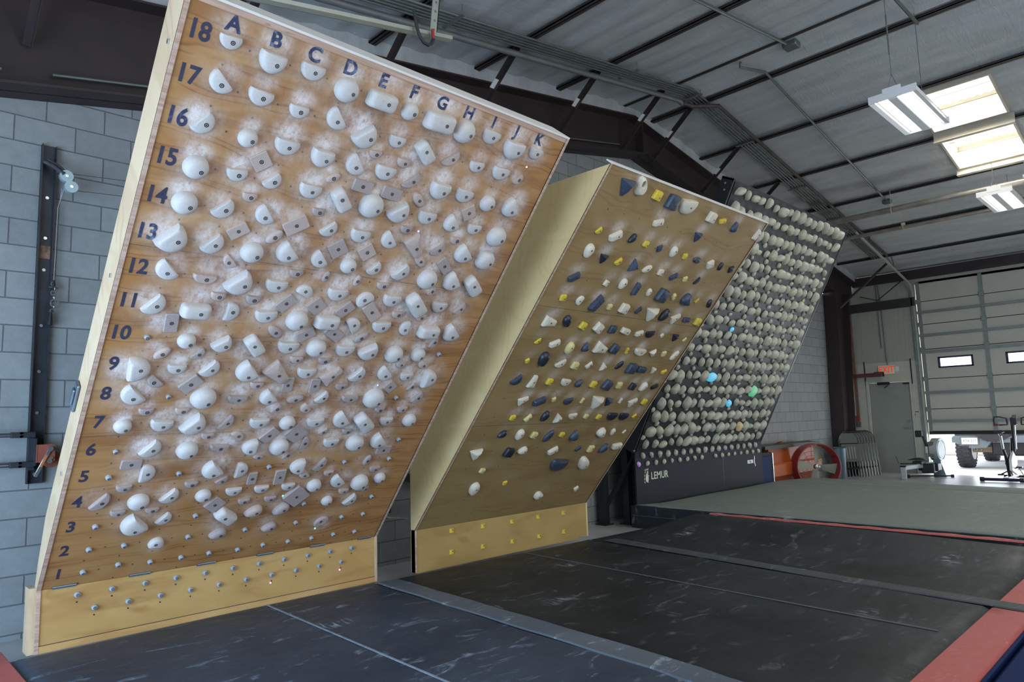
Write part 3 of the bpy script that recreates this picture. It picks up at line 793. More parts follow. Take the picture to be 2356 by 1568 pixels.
M_ply1 = plywood('birch_ply_board', (.44, .25, .10), (.36, .172, .055), (.20, .08, .027), (1, 2.2, 1), chalk=True, seams=(1.22, 2.44),
                 dots=[(.22, S0-.104+.0), (.32, S0-.104+.1)])
panel_grid(B1, .012, blobs, 'main_panel', M_ply1, t)
M_edge = plywood('ply_edge', (.56, .42, .33), (.45, .30, .22), (.30, .17, .12), (1, 14, 14))
M_side1 = plywood('board_side_ply', (.60, .46, .30), (.56, .42, .27), (.45, .30, .17), (6, 1, 1))
M_skylit_edge = mat('skylit_white_edge', (.70, .68, .63), .5, 0, .05, 8)  # skylight falling on the top face is put into this near-white colour
def side_poly(B, dep0, dep1, proud=.006):
    f = lambda s_, d: B.o+B.up*s_-B.n*d
    P = [f(0, -proud), f(B.L, -proud), f(B.L, dep1), f(.45, dep1*.85), f(.12, dep0)]
    P.append(np.array([B.o[0], .06, B.o[2]])); P.append(np.array([B.o[0], 0, B.o[2]]))
    return P
for nm, x in (('side_panel', 0.0), ('side_panel', B1.W-.022)):
    b = MB(); b.prism([tuple(p+np.array([x, 0, 0])) for p in side_poly(B1, .10, .205)], (.022, 0, 0)); b.build(nm, M_side1, t)
b = MB(); A = [B1.pt(0, B1.L, .006), B1.pt(B1.W, B1.L, .006), B1.pt(B1.W, B1.L, -.20), B1.pt(0, B1.L, -.20)]
b.prism([tuple(p) for p in A], tuple(B1.up*.012)); b.build('top_cap', M_skylit_edge, t)
b = MB(); b.box((.022, B1.L-.03, .0), (B1.W-.022, B1.L, .003), M=B1.F); b.build('top_edge_strip', M_edge, t)
for x in (0, B1.W-.022):
    b = MB(); b.box((x, 0, .0), (x+.022, B1.L, .0075), M=B1.F); b.build('edge_strip', M_edge, t)
b = MB()
for k in range(7): b.box((.3+k*.31, .1, -.11), (.34+k*.31, B1.L-.02, -.02), M=B1.F)
for s_ in (.1, 1.8, 3.55): b.box((.03, s_, -.11), (B1.W-.03, s_+.04, -.02), M=B1.F)
b.build('stud_frame', M_side1, t)
# kicker
M_kick1 = plywood('kicker_ply', (.50, .32, .115), (.44, .265, .085), (.30, .15, .045), (1, 1, 2.2))
b = MB(); b.box((.02, -.0, .12), (B1.W-.02, .018, .498)); b.build('kicker_panel', M_kick1, t)
b = MB(); b.box((.022, -.006, .12), (B1.W-.022, .0, .163)); b.build('bottom_plank', plywood('plank_wood', (.58, .37, .15), (.50, .29, .10), (.36, .18, .06), (1, 1, 4)), t)
b = MB(); b.box((.022, -.0035, .163), (B1.W-.022, .0, .1665)); b.build('plank_joint', M_bolt, t)
for x in (0.0, B1.W-.022):
    b = MB(); b.box((x, -.008, .12), (x+.022, .13, .50)); b.build('kicker_side', M_edge if x == 0 else M_side1, t)
b = MB(); b.box((-.035, .01, .12), (0, .13, .515)); b.build('kicker_stud', M_side1, t)
M_steel = mat('dull_steel_hinge', (.20, .24, .27), .4, .8, .15, 9)
for x0 in (.08, .52, .96, 1.40, 1.84, 2.28):
    b = MB(); b.tube([(x0, -.008, .503), (x0+.13, -.008, .503)], .0085, 10); b.box((x0, -.004, .49), (x0+.13, -.001, .515))
    b.build('hinge', M_steel, t)
# screws with bright heads on the left side
M_bright = mat('bright_zinc', (.65, .72, .72), .25, .9, .05, 9)
for s_ in (.9, 2.22, 3.42):
    p = B1.pt(0, s_, -.06); b = MB(); b.disc(tuple(p), (-1, 0, 0), .012, .008, 12); b.build('screw', M_bright, t)
b = MB(); p = B1.pt(0, 1.40, -.135)
b.box((-.018, -.09, -.035), (0, .09, .035), .006, M=frame(p, (1, 0, 0), B1.up, -B1.n)); b.box((-.03, -.05, -.02), (-.015, .05, .02), .006, M=frame(p, (1, 0, 0), B1.up, -B1.n))
b.build('latch', M_steel, t)
# painted letters and numbers
M_paint = None
m_, nt, bb = newmat('worn_navy_stencil')
f = noise(nt, coords(nt), 22, 5, .75)
nt.links.new(mixc(nt, ramp(nt, f, [(.50, 0), (.66, .8)]), (.028, .035, .085), (.22, .30, .42)), bb.inputs['Base Color']); bb.inputs['Roughness'].default_value = .7
M_worn = m_
M_navy = mat('navy_stencil', (.030, .032, .065), .7, 0, .2, 20)
def letter(B, txt, x, s_, size, material, parent, nm, sx=1.0, ang=0.0, bold=.003):
    fr = B.F @ Matrix.Translation((x, s_, .0012)) @ Matrix.Rotation(ang, 4, 'Z')
    return lettering(nm, txt, size, fr, material, parent, bold, 1.0, sx)
for i, c in enumerate('ABCDEFGHIJK'):
    letter(B1, c, .222+.2*i, 3.597, .100, M_worn, t, 'column_letter')
for j in range(1, 19):
    letter(B1, str(j), .088 if j > 9 else .096, S0+.2*(j-1)+.004, .118, M_worn if j in (16, 13) else M_navy, t, 'row_number', .86)

rg = random.Random(5)
def uniq(label):
    USED[label] = USED.get(label, 0)+1
    return USED[label]
cells = {}
for h in H1:
    i, j, c, r = cell(h[2], h[3]); cells.setdefault((i, j), []).append(h)
for h in sorted(H1, key=lambda q: -q[3]):
    u, v, x, s_, w, phi, k = h
    i, j, c, r = cell(x, s_); kind, word = KIND[k]
    if k == 'M': s_ -= .05*w
    if s_ > 3.4 and k in 'Mdk': s_ -= .016
    if k == 'M' and math.cos(phi) < -.25 and math.sin(phi) > .5: kind, word = 'brick', 'rounded'
    same = sorted(cells[(i, j)], key=lambda q: q[2])
    extra = ''
    if len(same) > 1:
        extra = ', left one' if same[0] is h else (', right one' if same[-1] is h else ', middle one')
    if k == 'f':
        lab = 'tiny round foothold, %s, %s, lettered board%s' % (c, r, extra)
        add_hold(B1, 'knob', x, s_, max(.028, min(.034, w)), 0, M_foot, .010, M_bolt, lab, 'foothold', 'small footholds of the lettered board', 'foothold')
        continue
    mt = M_birch if k in ('d', 'k', 'M') else (M_beech if rg.random() < .6 else M_grey)
    if k == 'm' and w > .105: mt = M_birch
    if s_ < 2.2 and k in ('r', 'q', 's2'): mt = M_grey
    lab = '%s%s whitish hold, %s, %s, lettered board%s' % (size_word(w), word, c, r, extra)
    add_hold(B1, kind, x, s_, w*.96, phi, mt, .0105, M_bolt, lab, 'climbing hold', 'wooden holds of the lettered board', 'wooden_hold')

# kicker footholds of the lettered board
for n_, (zr, x0, cnt) in enumerate(((.5-.064, .22, 11), (.5-.163, .32, 10))):
    for i in range(cnt):
        L = 'ABCDEFGHIJK'
        where = ('below column %s' % L[i]) if n_ == 0 else ('below the gap of columns %s and %s' % (L[i], L[i+1]))
        add_hold(K1, 'knob', x0+.2*i, zr, .036, 0, M_foot, .011, M_bolt, 'tiny round foothold on yellow kicker, %s row, %s' % (('upper', 'lower')[n_], where), 'foothold', 'kicker footholds of the lettered board', 'foothold')
for n_, (zr, x0, cnt) in enumerate(((.5-.064-.045, .22, 11), (.5-.163-.045, .32, 10))):
    for i in range(cnt): b = MB(); b.disc((x0+.2*i, -.0005, zr), (0, -1, 0), .0055, .0012, 8); b.build('led_hole', M_bolt, t)
# lit indicator lights
for (u, v, colr, colname, where) in ((1212, 384, (1, .22, .01), 'orange', 'below the hold at column K row 18'), (963, 532, (.12, .22, 1), 'blue', 'in the upper middle of the lettered board'),
        (753, 886, (.10, .18, 1), 'blue', 'low in the middle of the lettered board'), (869.5, 886, (.10, .18, 1), 'blue', 'just above a large round hold near column J'),
        (651, 1140, (.05, 1, .25), 'green', 'above the bulging oval hold of the lettered board'), (724.8, 1215, (.05, 1, .25), 'green', 'lowest on the leaning face of the lettered board')):
    c = B1.px(u, v, .003); b = MB(); b.disc(B1.pt(c[0], c[1], -.002), B1.n, .006, .006, 12)
    o = b.build('indicator_light', glow('led_'+colname, colr, 2.6), None); tag(o, 'tiny lit %s dot of light %s' % (colname, where), 'light', 'lit dots of the lettered board')
for (u, v, where) in ((622, 1340, 'left'), (781, 1310, 'right')):
    p = HY(u, v, -.003); b = MB(); b.disc(tuple(p), (0, -1, 0), .006, .005, 12)
    tag(b.build('indicator_light', glow('led_magenta', (.75, .12, 1), 2.6), None), 'tiny lit magenta dot on the yellow kicker, %s one' % where, 'light', 'lit magenta dots')

# ------------------------------------------------------------------ plain plywood board
t = thing('plain_training_board', (4.09, 0, .13), 'overhanging plain plywood climbing board with yellow, cream and navy holds', 'climbing board')
R2 = {
(1250, 350, 4.2727): "825 340 150 14 tb;970 335 190 100 ringw;1130 435 90 15 blocky;1275 500 132 12 blockb;1420 545 150 8 halfmoonw;1660 650 88 12 blockw;1770 685 72 -15 bary;1890 740 112 -65 teardropb;1140 700 110 -18 barw;560 785 88 -38 halfmoony;720 830 150 -28 barw;887 855 115 -40 ovald;1018 912 58 10 blocky;1155 955 78 -25 blockb;1525 835 76 10 tb;2105 820 130 -52 barw;455 975 155 -62 ovalw;1288 985 122 -58 ovalw;600 1050 84 15 td;750 1090 98 -35 halfmoony;895 1130 108 75 tb;1403 1032 58 -15 blocky;1522 1068 68 12 lensb;1650 1110 98 -30 blockw;1750 1130 92 -55 ovald;1855 1160 68 -20 blockd;310 1235 138 -28 barb;1030 1155 112 -25 lensw;1162 1190 60 0 blockw;1290 1230 96 -28 barb;630 1295 86 -55 blockw;790 1300 124 -52 ovalw;1405 1255 56 -20 blockc;1520 1275 98 -42 slimhalfd;205 1440 76 -10 blocky;365 1460 112 130 halfmoonw;920 1350 142 -60 barb;1047 1385 86 -60 ovalw;1170 1415 112 15 blockb;1290 1430 80 -60 ovalc;1410 1460 92 75 teardropb;1520 1470 66 -40 slimhalfy;1640 1495 88 -65 ovald;530 1490 200 -48 barb;660 1530 62 -10 blockc;800 1545 92 8 blockw;945 1560 92 -42 barb",
(1150, 680, 4.2727): "1355 150 96 -38 lensb;1495 180 122 0 tw;1620 195 150 -45 ovald;1735 225 112 -30 wedgew;1840 245 66 0 barb;1950 265 64 0 blocky;500 265 114 12 wedgew;668 258 112 -80 ovald;825 305 70 15 blocky;975 325 84 30 blockw;1115 340 80 0 blockb;1240 355 82 12 barw;1378 378 88 -20 barw;1480 390 80 -5 halfmoond;1605 400 56 -40 blockw;1730 415 60 5 td;1825 440 56 -40 barc;385 460 86 -35 slimhalfy;548 478 122 -25 barw;690 520 132 -56 ovalc;853 510 94 -68 teardropb;1000 523 104 20 wedgew;1130 530 82 20 blockb;1260 550 66 -65 bary;1380 562 102 6 slimhalfw;1510 572 86 -25 tw;1620 580 60 -20 blockc;1725 595 124 -42 lensw;283 650 66 -30 blocky;435 630 152 -65 ovald;605 680 132 -28 slimhalfw;745 695 76 0 blockc;885 690 92 -38 barw;1028 705 100 -60 tw;1185 690 114 -40 lensd;1297 722 102 0 blockb;1395 732 84 5 barb;1520 735 74 -70 tw;1620 755 64 -25 bary;175 845 144 -35 halfmoonb;335 850 134 -60 wedgew;495 855 70 0 blocky;650 862 82 8 halfmoonw;785 865 96 -45 teardropb;925 880 66 0 blocky;1058 885 84 20 blockb;1178 888 70 -10 blockc;1308 900 60 10 blockd;1415 900 114 -40 ovalw;1527 900 76 -25 bard;240 1035 114 -25 wedgew;395 1045 142 -25 barb;540 1030 60 -25 blockc;675 1050 94 -15 halfmoonb;820 1040 66 -55 barc;955 1045 114 5 tw;1080 1040 92 -75 tb;1195 1040 62 -55 barw;1315 1050 104 -30 wedgew;1425 1050 52 0 blocky;135 1210 66 -10 blocky;285 1210 102 -42 barc;450 1190 124 -48 ovald;580 1210 118 -60 tw;720 1195 82 -10 halfmoonw;853 1195 46 0 blockc;978 1200 50 0 blocky;1105 1195 86 0 halfmoond;1218 1195 76 5 halfmoond;1330 1190 62 -38 bary;30 1370 108 -30 ovald;200 1372 122 -55 ovalw;342 1380 70 0 blockc;485 1385 154 -45 lensb;617 1375 52 0 blocky;740 1375 112 -62 teardropb;1000 1355 74 85 teardropw;1115 1345 82 -48 ovalw;1230 1345 54 -42 barw",
(920, 950, 4.2727): "750 410 140 -12 tw;1075 395 102 0 blockd;1210 375 104 -20 ovalw;1510 375 122 -30 barw;1760 355 78 -35 barb;1883 355 90 -60 blockc;2005 350 124 -40 ovalb;2135 328 100 -15 barw;1555 515 144 0 halfmoonb;1807 487 100 88 ovalw;817 577 58 0 blockc;733 750 132 -62 ovalw;1040 698 58 -20 blocky;1370 810 82 -10 teardropw;1740 750 72 -35 blockw",
}
M_cream_h = mat('cream_resin', (.60, .55, .43), .5, 0, .05, 10)
M_navyh = mat('navy_resin', (.040, .055, .085), .45, 0, .35, 9)
M_darkh = mat('black_resin', (.018, .022, .032), .4, 0, .25, 9)
M_yelh = mat('yellow_resin', (.62, .47, .045), .5, 0, .10, 9)
M_chalkyel = mat('pale_yellow_resin', (.60, .52, .22), .55, 0, .2, 20)
CL = {'w': (M_cream_h, 'cream'), 'b': (M_navyh, 'navy'), 'd': (M_darkh, 'black'), 'y': (M_yelh, 'yellow'), 'c': (M_chalkyel, 'chalky pale yellow')}
SH = {'tri': 'triangular', 'ring': 'ring-shaped', 'block': 'blocky', 'halfmoon': 'half-moon', 'teardrop': 'teardrop', 'bar': 'bar-shaped', 'oval': 'oval', 'lens': 'slim oval', 'slimhalf': 'slim half-moon', 'wedge': 'wedge-shaped'}
H2 = []
for (ox, oy, sc), txt in R2.items():
    for e in txt.split(';'):
        u, v, w, a, k = e.split(); u, v, w, a = float(u)/sc+ox, float(v)/sc+oy, float(w)/sc, math.radians(float(a))
        if any(abs(u-h[0]) < 9 and abs(v-h[1]) < 7 for h in H2): continue
        colr = k[-1]; kind = k[:-1]; kind = 'tri' if kind == 't' else kind
        off = .02
        p0 = B2.px(u-math.cos(a)*w/2, v-math.sin(a)*w/2, off); p1 = B2.px(u+math.cos(a)*w/2, v+math.sin(a)*w/2, off)
        c = B2.px(u, v, off); d = p1-p0; W_ = float(np.hypot(*d))
        H2.append((u, v, c[0], c[1], W_, math.atan2(d[1], d[0]), kind, colr))
blobs = []
rg = random.Random(8)
for h in H2:
    am = rg.choice([0, .12, .3, .45])*(1 if h[3] > 1.2 else .3)
    if am: blobs.append((h[2]+rg.uniform(-.02, .02), h[3]+.07, .07, .05, .3, am))
M_ply2 = plywood('plain_ply', (.31, .215, .095), (.275, .185, .075), (.21, .13, .05), (1, 1.4, 1), chalk=True, seams=(1.22, 2.44), dots=[(.22, .12)])
panel_grid(B2, .02, blobs, 'main_panel', M_ply2, t)
M_side2 = plywood('pale_side_ply', (.66, .50, .25), (.63, .47, .22), (.57, .41, .18), (1, 1, 2))
f = lambda s_, d: B2.o+B2.up*s_-B2.n*d
top = B2.o+B2.up*B2.L
for x in (0.0, B2.W-.02):
    P = [np.array([B2.o[0], -.006, .12]), f(0, -.006), f(B2.L, -.006), np.array([B2.o[0], .055, top[2]+.02]), np.array([B2.o[0], .055, .12])]
    if x == 0: b = MB(); b.prism([tuple(p+np.array([x, 0, 0])) for p in P], (.02, 0, 0)); b.build('side_panel', M_side2, t)
    else:
        P = [f(0, -.006), f(B2.L, -.006), f(B2.L, .10), f(.1, .10)]
        b = MB(); b.prism([tuple(p+np.array([x, 0, 0])) for p in P], (.02, 0, 0)); b.build('side_panel', M_side2, t)
for x in (0, B2.W-.02):
    b = MB(); b.box((x, 0, .0), (x+.02, B2.L, .0065), M=B2.F); b.build('edge_strip', M_edge, t)
    b = MB(); b.box((B2.o[0]+x, -.0065, .12), (B2.o[0]+x+.02, .05, .495)); b.build('kicker_side', M_edge if x == 0 else M_side2, t)
b = MB(); A = [B2.pt(0, B2.L, .006), B2.pt(B2.W, B2.L, .006), B2.pt(B2.W, B2.L, -.05), B2.pt(0, B2.L, -.05)]
b.prism([tuple(p) for p in A], tuple(B2.up*.01)); b.build('top_cap', M_skylit_edge, t)
b = MB()
for k in range(7): b.box((.3+k*.31, .1, -.11), (.34+k*.31, B2.L-.02, -.02), M=B2.F)
b.build('stud_frame', M_side2, t)
M_kick2 = plywood('plain_kicker_ply', (.42, .29, .10), (.37, .245, .08), (.28, .17, .055), (1, 1, 1.5))
b = MB(); x0 = B2.o[0]
b.prism([(x0+.02, 0, .11), (x0+2.26, 0, .11), (x0+2.27, 0, .135), (x0+B2.W-.02, 0, .12), (x0+B2.W-.02, 0, .493), (x0+.02, 0, .493)], (0, .018, 0)); b.build('kicker_panel', M_kick2, t)

M_ring = None
def ring_mesh(material, w):
    b = MB(); V = []; F = []; n = 40
    for (k0, h) in ((0, 0), (.03, .16), (.12, .26)):
        for i in range(n):
            q = 2*PI*i/n; c, s_ = math.cos(q), math.sin(q)
            V.append((((.5-k0)*c), (.34-k0)*s_*(1+.28*c), h))
    for (rx, ry, h) in ((.20, .15, .26), (.155, .12, .18), (.15, .115, .02)):
        for i in range(n):
            q = 2*PI*i/n; V.append((-.13+rx*math.cos(q), ry*math.sin(q), h))
    for i in range(5):
        for k in range(n): F.append((i*n+k, i*n+(k+1) % n, (i+1)*n+(k+1) % n, (i+1)*n+k))
    b.add(V, F, True); me = b.mesh('ring_hold'); me.materials.append(material); return me
H2s = sorted(H2, key=lambda h: -h[3])
rows = {}
for h in H2s: rows.setdefault(int(round((B2.L-h[3]-.12)/.2)), []).append(h)
ORD = 'first second third fourth fifth sixth seventh eighth ninth tenth eleventh twelfth thirteenth fourteenth fifteenth sixteenth seventeenth eighteenth nineteenth twentieth'.split()
for rn, (r, hs) in enumerate(sorted(rows.items())):
    hs.sort(key=lambda h: h[2])
    for cn, h in enumerate(hs):
        u, v, x, s_, w, phi, kind, colr = h
        mt, cw = CL[colr]
        lab = '%s %s hold, %s from left in %s row from top, plain plywood board' % (cw, SH[kind], ORD[cn], ORD[rn])
        if kind == 'ring':
            o = bpy.data.objects.new('resin_hold', ring_mesh(mt, w)); COL.objects.link(o)
            o.matrix_world = frame(B2.pt(x, s_, 0), B2.ex*.03*w/abs(w)*0+(B2.ex*math.cos(phi)+B2.up*math.sin(phi))*w, (-B2.ex*math.sin(phi)+B2.up*math.cos(phi))*w, B2.n*w)
            tag(o, 'cream ring-shaped hold with a hole, top left of the plain plywood board', 'climbing hold', 'resin holds of the plain board')
        else:
            add_hold(B2, kind, x, s_, w, phi, mt, .0075 if w > .07 else .005, M_bolt, lab, 'climbing hold', 'resin holds of the plain board', 'resin_hold')
for n_, zr in enumerate((None, None)):
    pts = [[(520, 1155), (828, 1110), (1113, 1067), (1370, 1020), (1617, 980)], [(520, 1365), (828, 1310), (1117, 1262), (1380, 1210), (1623, 1165)]][n_]
    for i, (a, c) in enumerate(pts):
        p = HY(920+a/4.2727, 950+c/4.2727, -.02)
        add_hold(K2, 'block', p[0]-K2.o[0], p[2], .062, PI/2, M_yelh, .007, M_bolt, 'small yellow foothold on the low kicker, %s from left in the %s row' % (ORD[i], ('upper', 'lower')[n_]), 'foothold', 'yellow kicker footholds', 'foothold')

# ------------------------------------------------------------------ black board
t = thing('black_training_board', (8.63, .36, 0), 'tall black overhanging climbing board crowded with pale holds', 'climbing board')
M_blk = mat('black_board_paint', (.020, .024, .027), .38, 0, .25, 5, .02)
def chalky_black():
    m, nt, b_ = newmat('chalk_dusted_black')
    at = N(nt, 'ShaderNodeAttribute', attribute_name='chalk')
    st = noise(nt, coords(nt, (10, 3, 10)), 2.2, 5, .7)
    k = math_(nt, 'MULTIPLY', at.outputs['Fac'], ramp(nt, st, [(.35, .1), (.7, 1)]))
    nt.links.new(mixc(nt, k, (.012, .015, .017), (.26, .28, .29)), b_.inputs['Base Color'])
    b_.inputs['Roughness'].default_value = .5
    return m
blobs = [(.17+.2032*i, .11+.2059*j+.09, .05, .06, 0, (.05+.20*(j/17)**1.5)) for i in range(17) for j in range(6, 18)]
panel_grid(B3, .04, blobs, 'main_panel', chalky_black(), t)
for x in (-.03, B3.W):
    b = MB(); b.box((x, -.02, -.17), (x+.03, B3.L+.03, .0), M=B3.F); b.build('steel_side', M_blk, t)
b = MB(); b.box((-.03, B3.L, -.17), (B3.W+.03, B3.L+.02, .002), M=B3.F); b.build('steel_header', M_blk, t); b = MB(); b.box((0, -.03, -.05), (B3.W, .0, .006), M=B3.F); b.build('steel_sill', M_blk, t)
for (dx, ds) in ((-.034, 3.66), (-.034, 3.58)):
    b = MB(); b.disc(B3.pt(dx, ds, -.09 if ds > 3.6 else -.07), (-1, 0, 0), .014, .012, 12); b.build('bolt_head', M_bright, t)
b = MB(); b.disc(B3.pt(-.02, .02, .0), (-1, 0, 0), .012, .012, 12); b.build('bolt_head', M_bright, t)
b = MB(); b.box((6.8, .36, .0), (10.46, .385, .975)); b.build('kicker_panel', mat('slate_kicker', (.016, .019, .024), .6, 0, .12, 4, spec=.2), t)
b = MB(); b.box((9.126, .3585, .3), (9.132, .36, .975)); b.build('panel_joint', M_blk, t)
for i, (x, y) in enumerate(((6.72, .86), (6.95, .62), (10.3, .7), (8.6, .7))):
    b = MB(); b.box((x-.05, y-.05, 0), (x+.05, y+.05, 2.2)); b.box((x-.09, y-.09, 0), (x+.09, y+.09, .015))
    b.build('steel_post', M_blk, t)
b = MB(); fr = frame((6.75, .5, .9), (1, 0, 0), Vector((0, -math.sin(.2), math.cos(.2))), Vector((0, -math.cos(.2), -math.sin(.2))))
b.tube([(6.72, .86, 2.15), (6.9, -.05, 1.9)], .04, 4); b.build('brace', M_blk, t); b = MB(); b.tube([(6.72, .86, .2), (6.95, .45, .95)], .035, 4); b.build('brace', M_blk, t)
M_logo = mat('pale_logo_print', (.62, .63, .52), .6, 0, .04, 12)
FK = frame((0, .3592, 0), (1, 0, 0), (0, 0, 1), (0, -1, 0))
def K3T(x, z): return FK @ Matrix.Translation((x, z, 0))
lettering('logo_text', 'LEMUR', .138, K3T(7.36, .639), M_logo, t, .0015, 1.02, .98)
b = MB(); th_ = .0015
def flat(poly): b.prism([FK @ Vector((x, z, 0)) for x, z in poly], (0, -th_, 0))
flat([(7.055+.033*math.cos(q)*(1-.25*math.sin(q)), .628+.062*math.sin(q)) for q in np.linspace(0, 2*PI, 25)[:-1]])        # body
flat([(7.055, .675), (7.085, .675), (7.083, .725), (7.07, .735), (7.055, .725)])
flat([(7.035, .748), (7.052, .742), (7.072, .743), (7.094, .752), (7.086, .735), (7.080, .720), (7.070, .706), (7.058, .720), (7.048, .735)])
flat([(7.082, .655), (7.105, .655), (7.105, .648), (7.082, .645)])
flat([(7.068, .57), (7.09, .562), (7.086, .558), (7.055, .563)])
for q0, q1 in ((.30, .40), (.45, .57), (.62, .74), (.79, .89), (.92, .995)):
    pa = [(7.04-.045*abs(math.sin(q*PI))**.8, .555+(q-.3)*.27) for q in (q0, q1)]
    flat([(pa[0][0]-.006, pa[0][1]), (pa[0][0]+.006, pa[0][1]), (pa[1][0]+.006, pa[1][1]), (pa[1][0]-.006, pa[1][1])])
flat([(7.0, .728), (7.012, .722), (7.017, .735), (7.004, .742)])
b.build('logo_emblem', M_logo, t)
lettering('logo_text', 'KILTER', .075, K3T(10.03, .655), M_white, t, .003, .88, .95)
b = MB()
for (xa, za, xb, zb) in ((10.165, .66, 10.19, .745), (10.165, .66, 10.20, .575)):
    b.prism([FK @ Vector(p) for p in ((xa-.012, za, 0), (xa+.012, za, 0), (xb+.008, zb, 0), (xb-.010, zb, 0))], (0, -.0015, 0))
b.build('logo_stroke', M_white, t)

M_kh = mat('bone_resin', (.46, .46, .37), .5, 0, .07, 10, .04)
M_klit = {c: glow('backlit_'+c, k, s, (.35, .38, .35)) for c, k, s in (('cyan', (.0, .55, .9), .8), ('yellow', (1, .65, .05), .22), ('green', (.05, .8, .3), .5), ('magenta', (.6, .15, 1), .3), ('white', (.35, .7, 1), .35))}
LIT = [(1635, 871, 'cyan'), (1676, 929, 'cyan'), (1689, 760, 'cyan'), (1729, 903, 'green'), (1824, 590, 'white'), (1903, 567, 'yellow'), (1851, 697, 'yellow'), (1699, 984, 'yellow'), (1470, 1068, 'magenta')]
def hidden(P):      # behind the plain plywood board as the photo sees it, or outside the frame
    u, v = project(P)
    corners = [project(B2.pt(0, 0)), project(B2.pt(B2.W, 0)), project(B2.pt(B2.W, B2.L)), project(B2.pt(0, B2.L))]
    ins = True
    for i in range(4):
        (x0, y0), (x1, y1) = corners[i], corners[(i+1) % 4]
        if (x1-x0)*(v-y0)-(y1-y0)*(u-x0) > -10*math.hypot(x1-x0, y1-y0): ins = False
    return ins, u, v
rg = random.Random(21)
def lit_mat(u, v):
    for (a, c, n_) in LIT:
        if math.hypot(a-u, c-v) < 6: return n_
    return None
cnt = 0
for j in range(18):
    for i in range(17):
        x, s_ = .17+.2032*i+rg.uniform(-.02, .02), .11+.2059*j+rg.uniform(-.015, .015)
        hd, u, v = hidden(B3.pt(x, s_, .03))
        k = rg.randrange(12); w = rg.uniform(.115, .19); phi = rg.uniform(-.95, .25)
        if hd: continue
        n_ = lit_mat(u, v)
        lab = 'pale %s hold, %s row from top, %s from left on the black board' % (('pebble-like', 'rounded', 'pointed', 'smooth')[k % 4], ORD[17-j], ORD[i])
        if n_: lab = 'pale hold glowing %s, %s row from top, %s from left on the black board' % (n_, ORD[17-j], ORD[i])
        add_hold(B3, 'pebble%d' % k, x, s_, w, phi, M_klit[n_] if n_ else M_kh, .006, M_bolt, lab, 'climbing hold', 'large holds of the black board', 'pebble_hold')
        cnt += 1
for q in range(15):
    s_ = .215+.206*q
    x0 = .055 if q % 2 == 0 else .265
    for i in range(9):
        x = x0+.405*i+rg.uniform(-.01, .01)
        if x > 3.6: continue
        hd, u, v = hidden(B3.pt(x, s_, .03)); k = rg.randrange(12); w = rg.uniform(.06, .085); phi = rg.uniform(-.9, .3)
        if hd: continue
        n_ = lit_mat(u, v)
        lab = 'tiny pale hold, %s small row from top, %s from left on the black board' % (ORD[14-q], ORD[i])
        if n_: lab = 'tiny hold glowing %s, %s small row from top of the black board' % (n_, ORD[14-q])
        add_hold(B3, 'pebble%d' % k, x, s_, w, phi, M_klit[n_] if n_ else M_kh, .0, M_bolt, lab, 'climbing hold', 'tiny holds of the black board', 'micro_hold')
for i in range(17):
    add_hold(K3, 'pebble%d' % rg.randrange(12), .17+.2032*i, .926, rg.uniform(.085, .105), rg.uniform(-.3, .3), M_kh, .006, M_bolt, 'pale foothold in upper kicker row of black board, %s from left' % ORD[i], 'foothold', 'upper kicker footholds of the black board', 'foothold')
for i in range(18):
    if i == 9: continue
    x = .068+.2032*i
    if x > 3.6: continue
    mm = M_klit['magenta'] if i == 0 else M_kh
    add_hold(K3, 'pebble%d' % rg.randrange(12), x, .818, rg.uniform(.062, .08), rg.uniform(-.3, .3), mm, 0, M_bolt,
             ('purple glowing foothold at the left end of the black kicker' if i == 0 else 'pale tiny foothold in lower kicker row of black board, %s from left' % ORD[i]), 'foothold', 'lower kicker footholds of the black board', 'foothold')
print('HOLDS', len(H1), len(H2), cnt)
# ================================================================== MATS
def mat_vinyl(name, base, dust, amount):
    m, nt, b = newmat(name)
    big = noise(nt, coords(nt), 1.1, 4, .6)
    sm = noise(nt, coords(nt, (1.0, 2.6, 1), (0, 0, .5)), 3.4, 6, .72, .6)
    st = noise(nt, coords(nt, (30, 3, 1), (0, 0, .9)), 1.0, 3, .6)
    k = math_(nt, 'MULTIPLY', ramp(nt, sm, [(.58, 0), (.70, 1)]), ramp(nt, st, [(.35, .2), (.65, 1)]))
    k = math_(nt, 'MULTIPLY', k, amount)
    k = math_(nt, 'ADD', k, math_(nt, 'MULTIPLY', ramp(nt, big, [(.35, 0), (.75, 1)]), .10*amount+.02))
    vo = N(nt, 'ShaderNodeTexVoronoi'); vo.inputs['Scale'].default_value = 1.15; vo.inputs['Randomness'].default_value = 1
    nt.links.new(coords(nt, (1, 1.8, 1)), vo.inputs['Vector'])
    spot = ramp(nt, vo.outputs['Distance'], [(.06, 1), (.24, 0)])
    st2 = noise(nt, coords(nt, (34, 7, 1), (0, 0, 1.1)), 1.0, 4, .7, .4)
    k2 = math_(nt, 'MULTIPLY', math_(nt, 'MULTIPLY', spot, ramp(nt, st2, [(.50, 0), (.60, 1)])), ramp(nt, noise(nt, coords(nt), .9, 2), [(.48, 0), (.56, .75)]))
    k = math_(nt, 'MINIMUM', math_(nt, 'ADD', k, k2), .85)
    nt.links.new(mixc(nt, k, base, dust), b.inputs['Base Color'])
    nt.links.new(ramp(nt, sm, [(.3, .42), (.7, .65)]), b.inputs['Roughness'])
    b.inputs['Specular IOR Level'].default_value = .22
    bump(nt, b, noise(nt, coords(nt), 2.0, 3), .25, .02)
    return m
M_matb = mat_vinyl('charcoal_vinyl', (.013, .0155, .016), (.42, .46, .50), .30)
M_matc = mat_vinyl('charcoal_vinyl_dusty_bluelit', (.026, .036, .055), (.42, .50, .60), .6)  # more dust, and blue daylight put into the lighter base colour
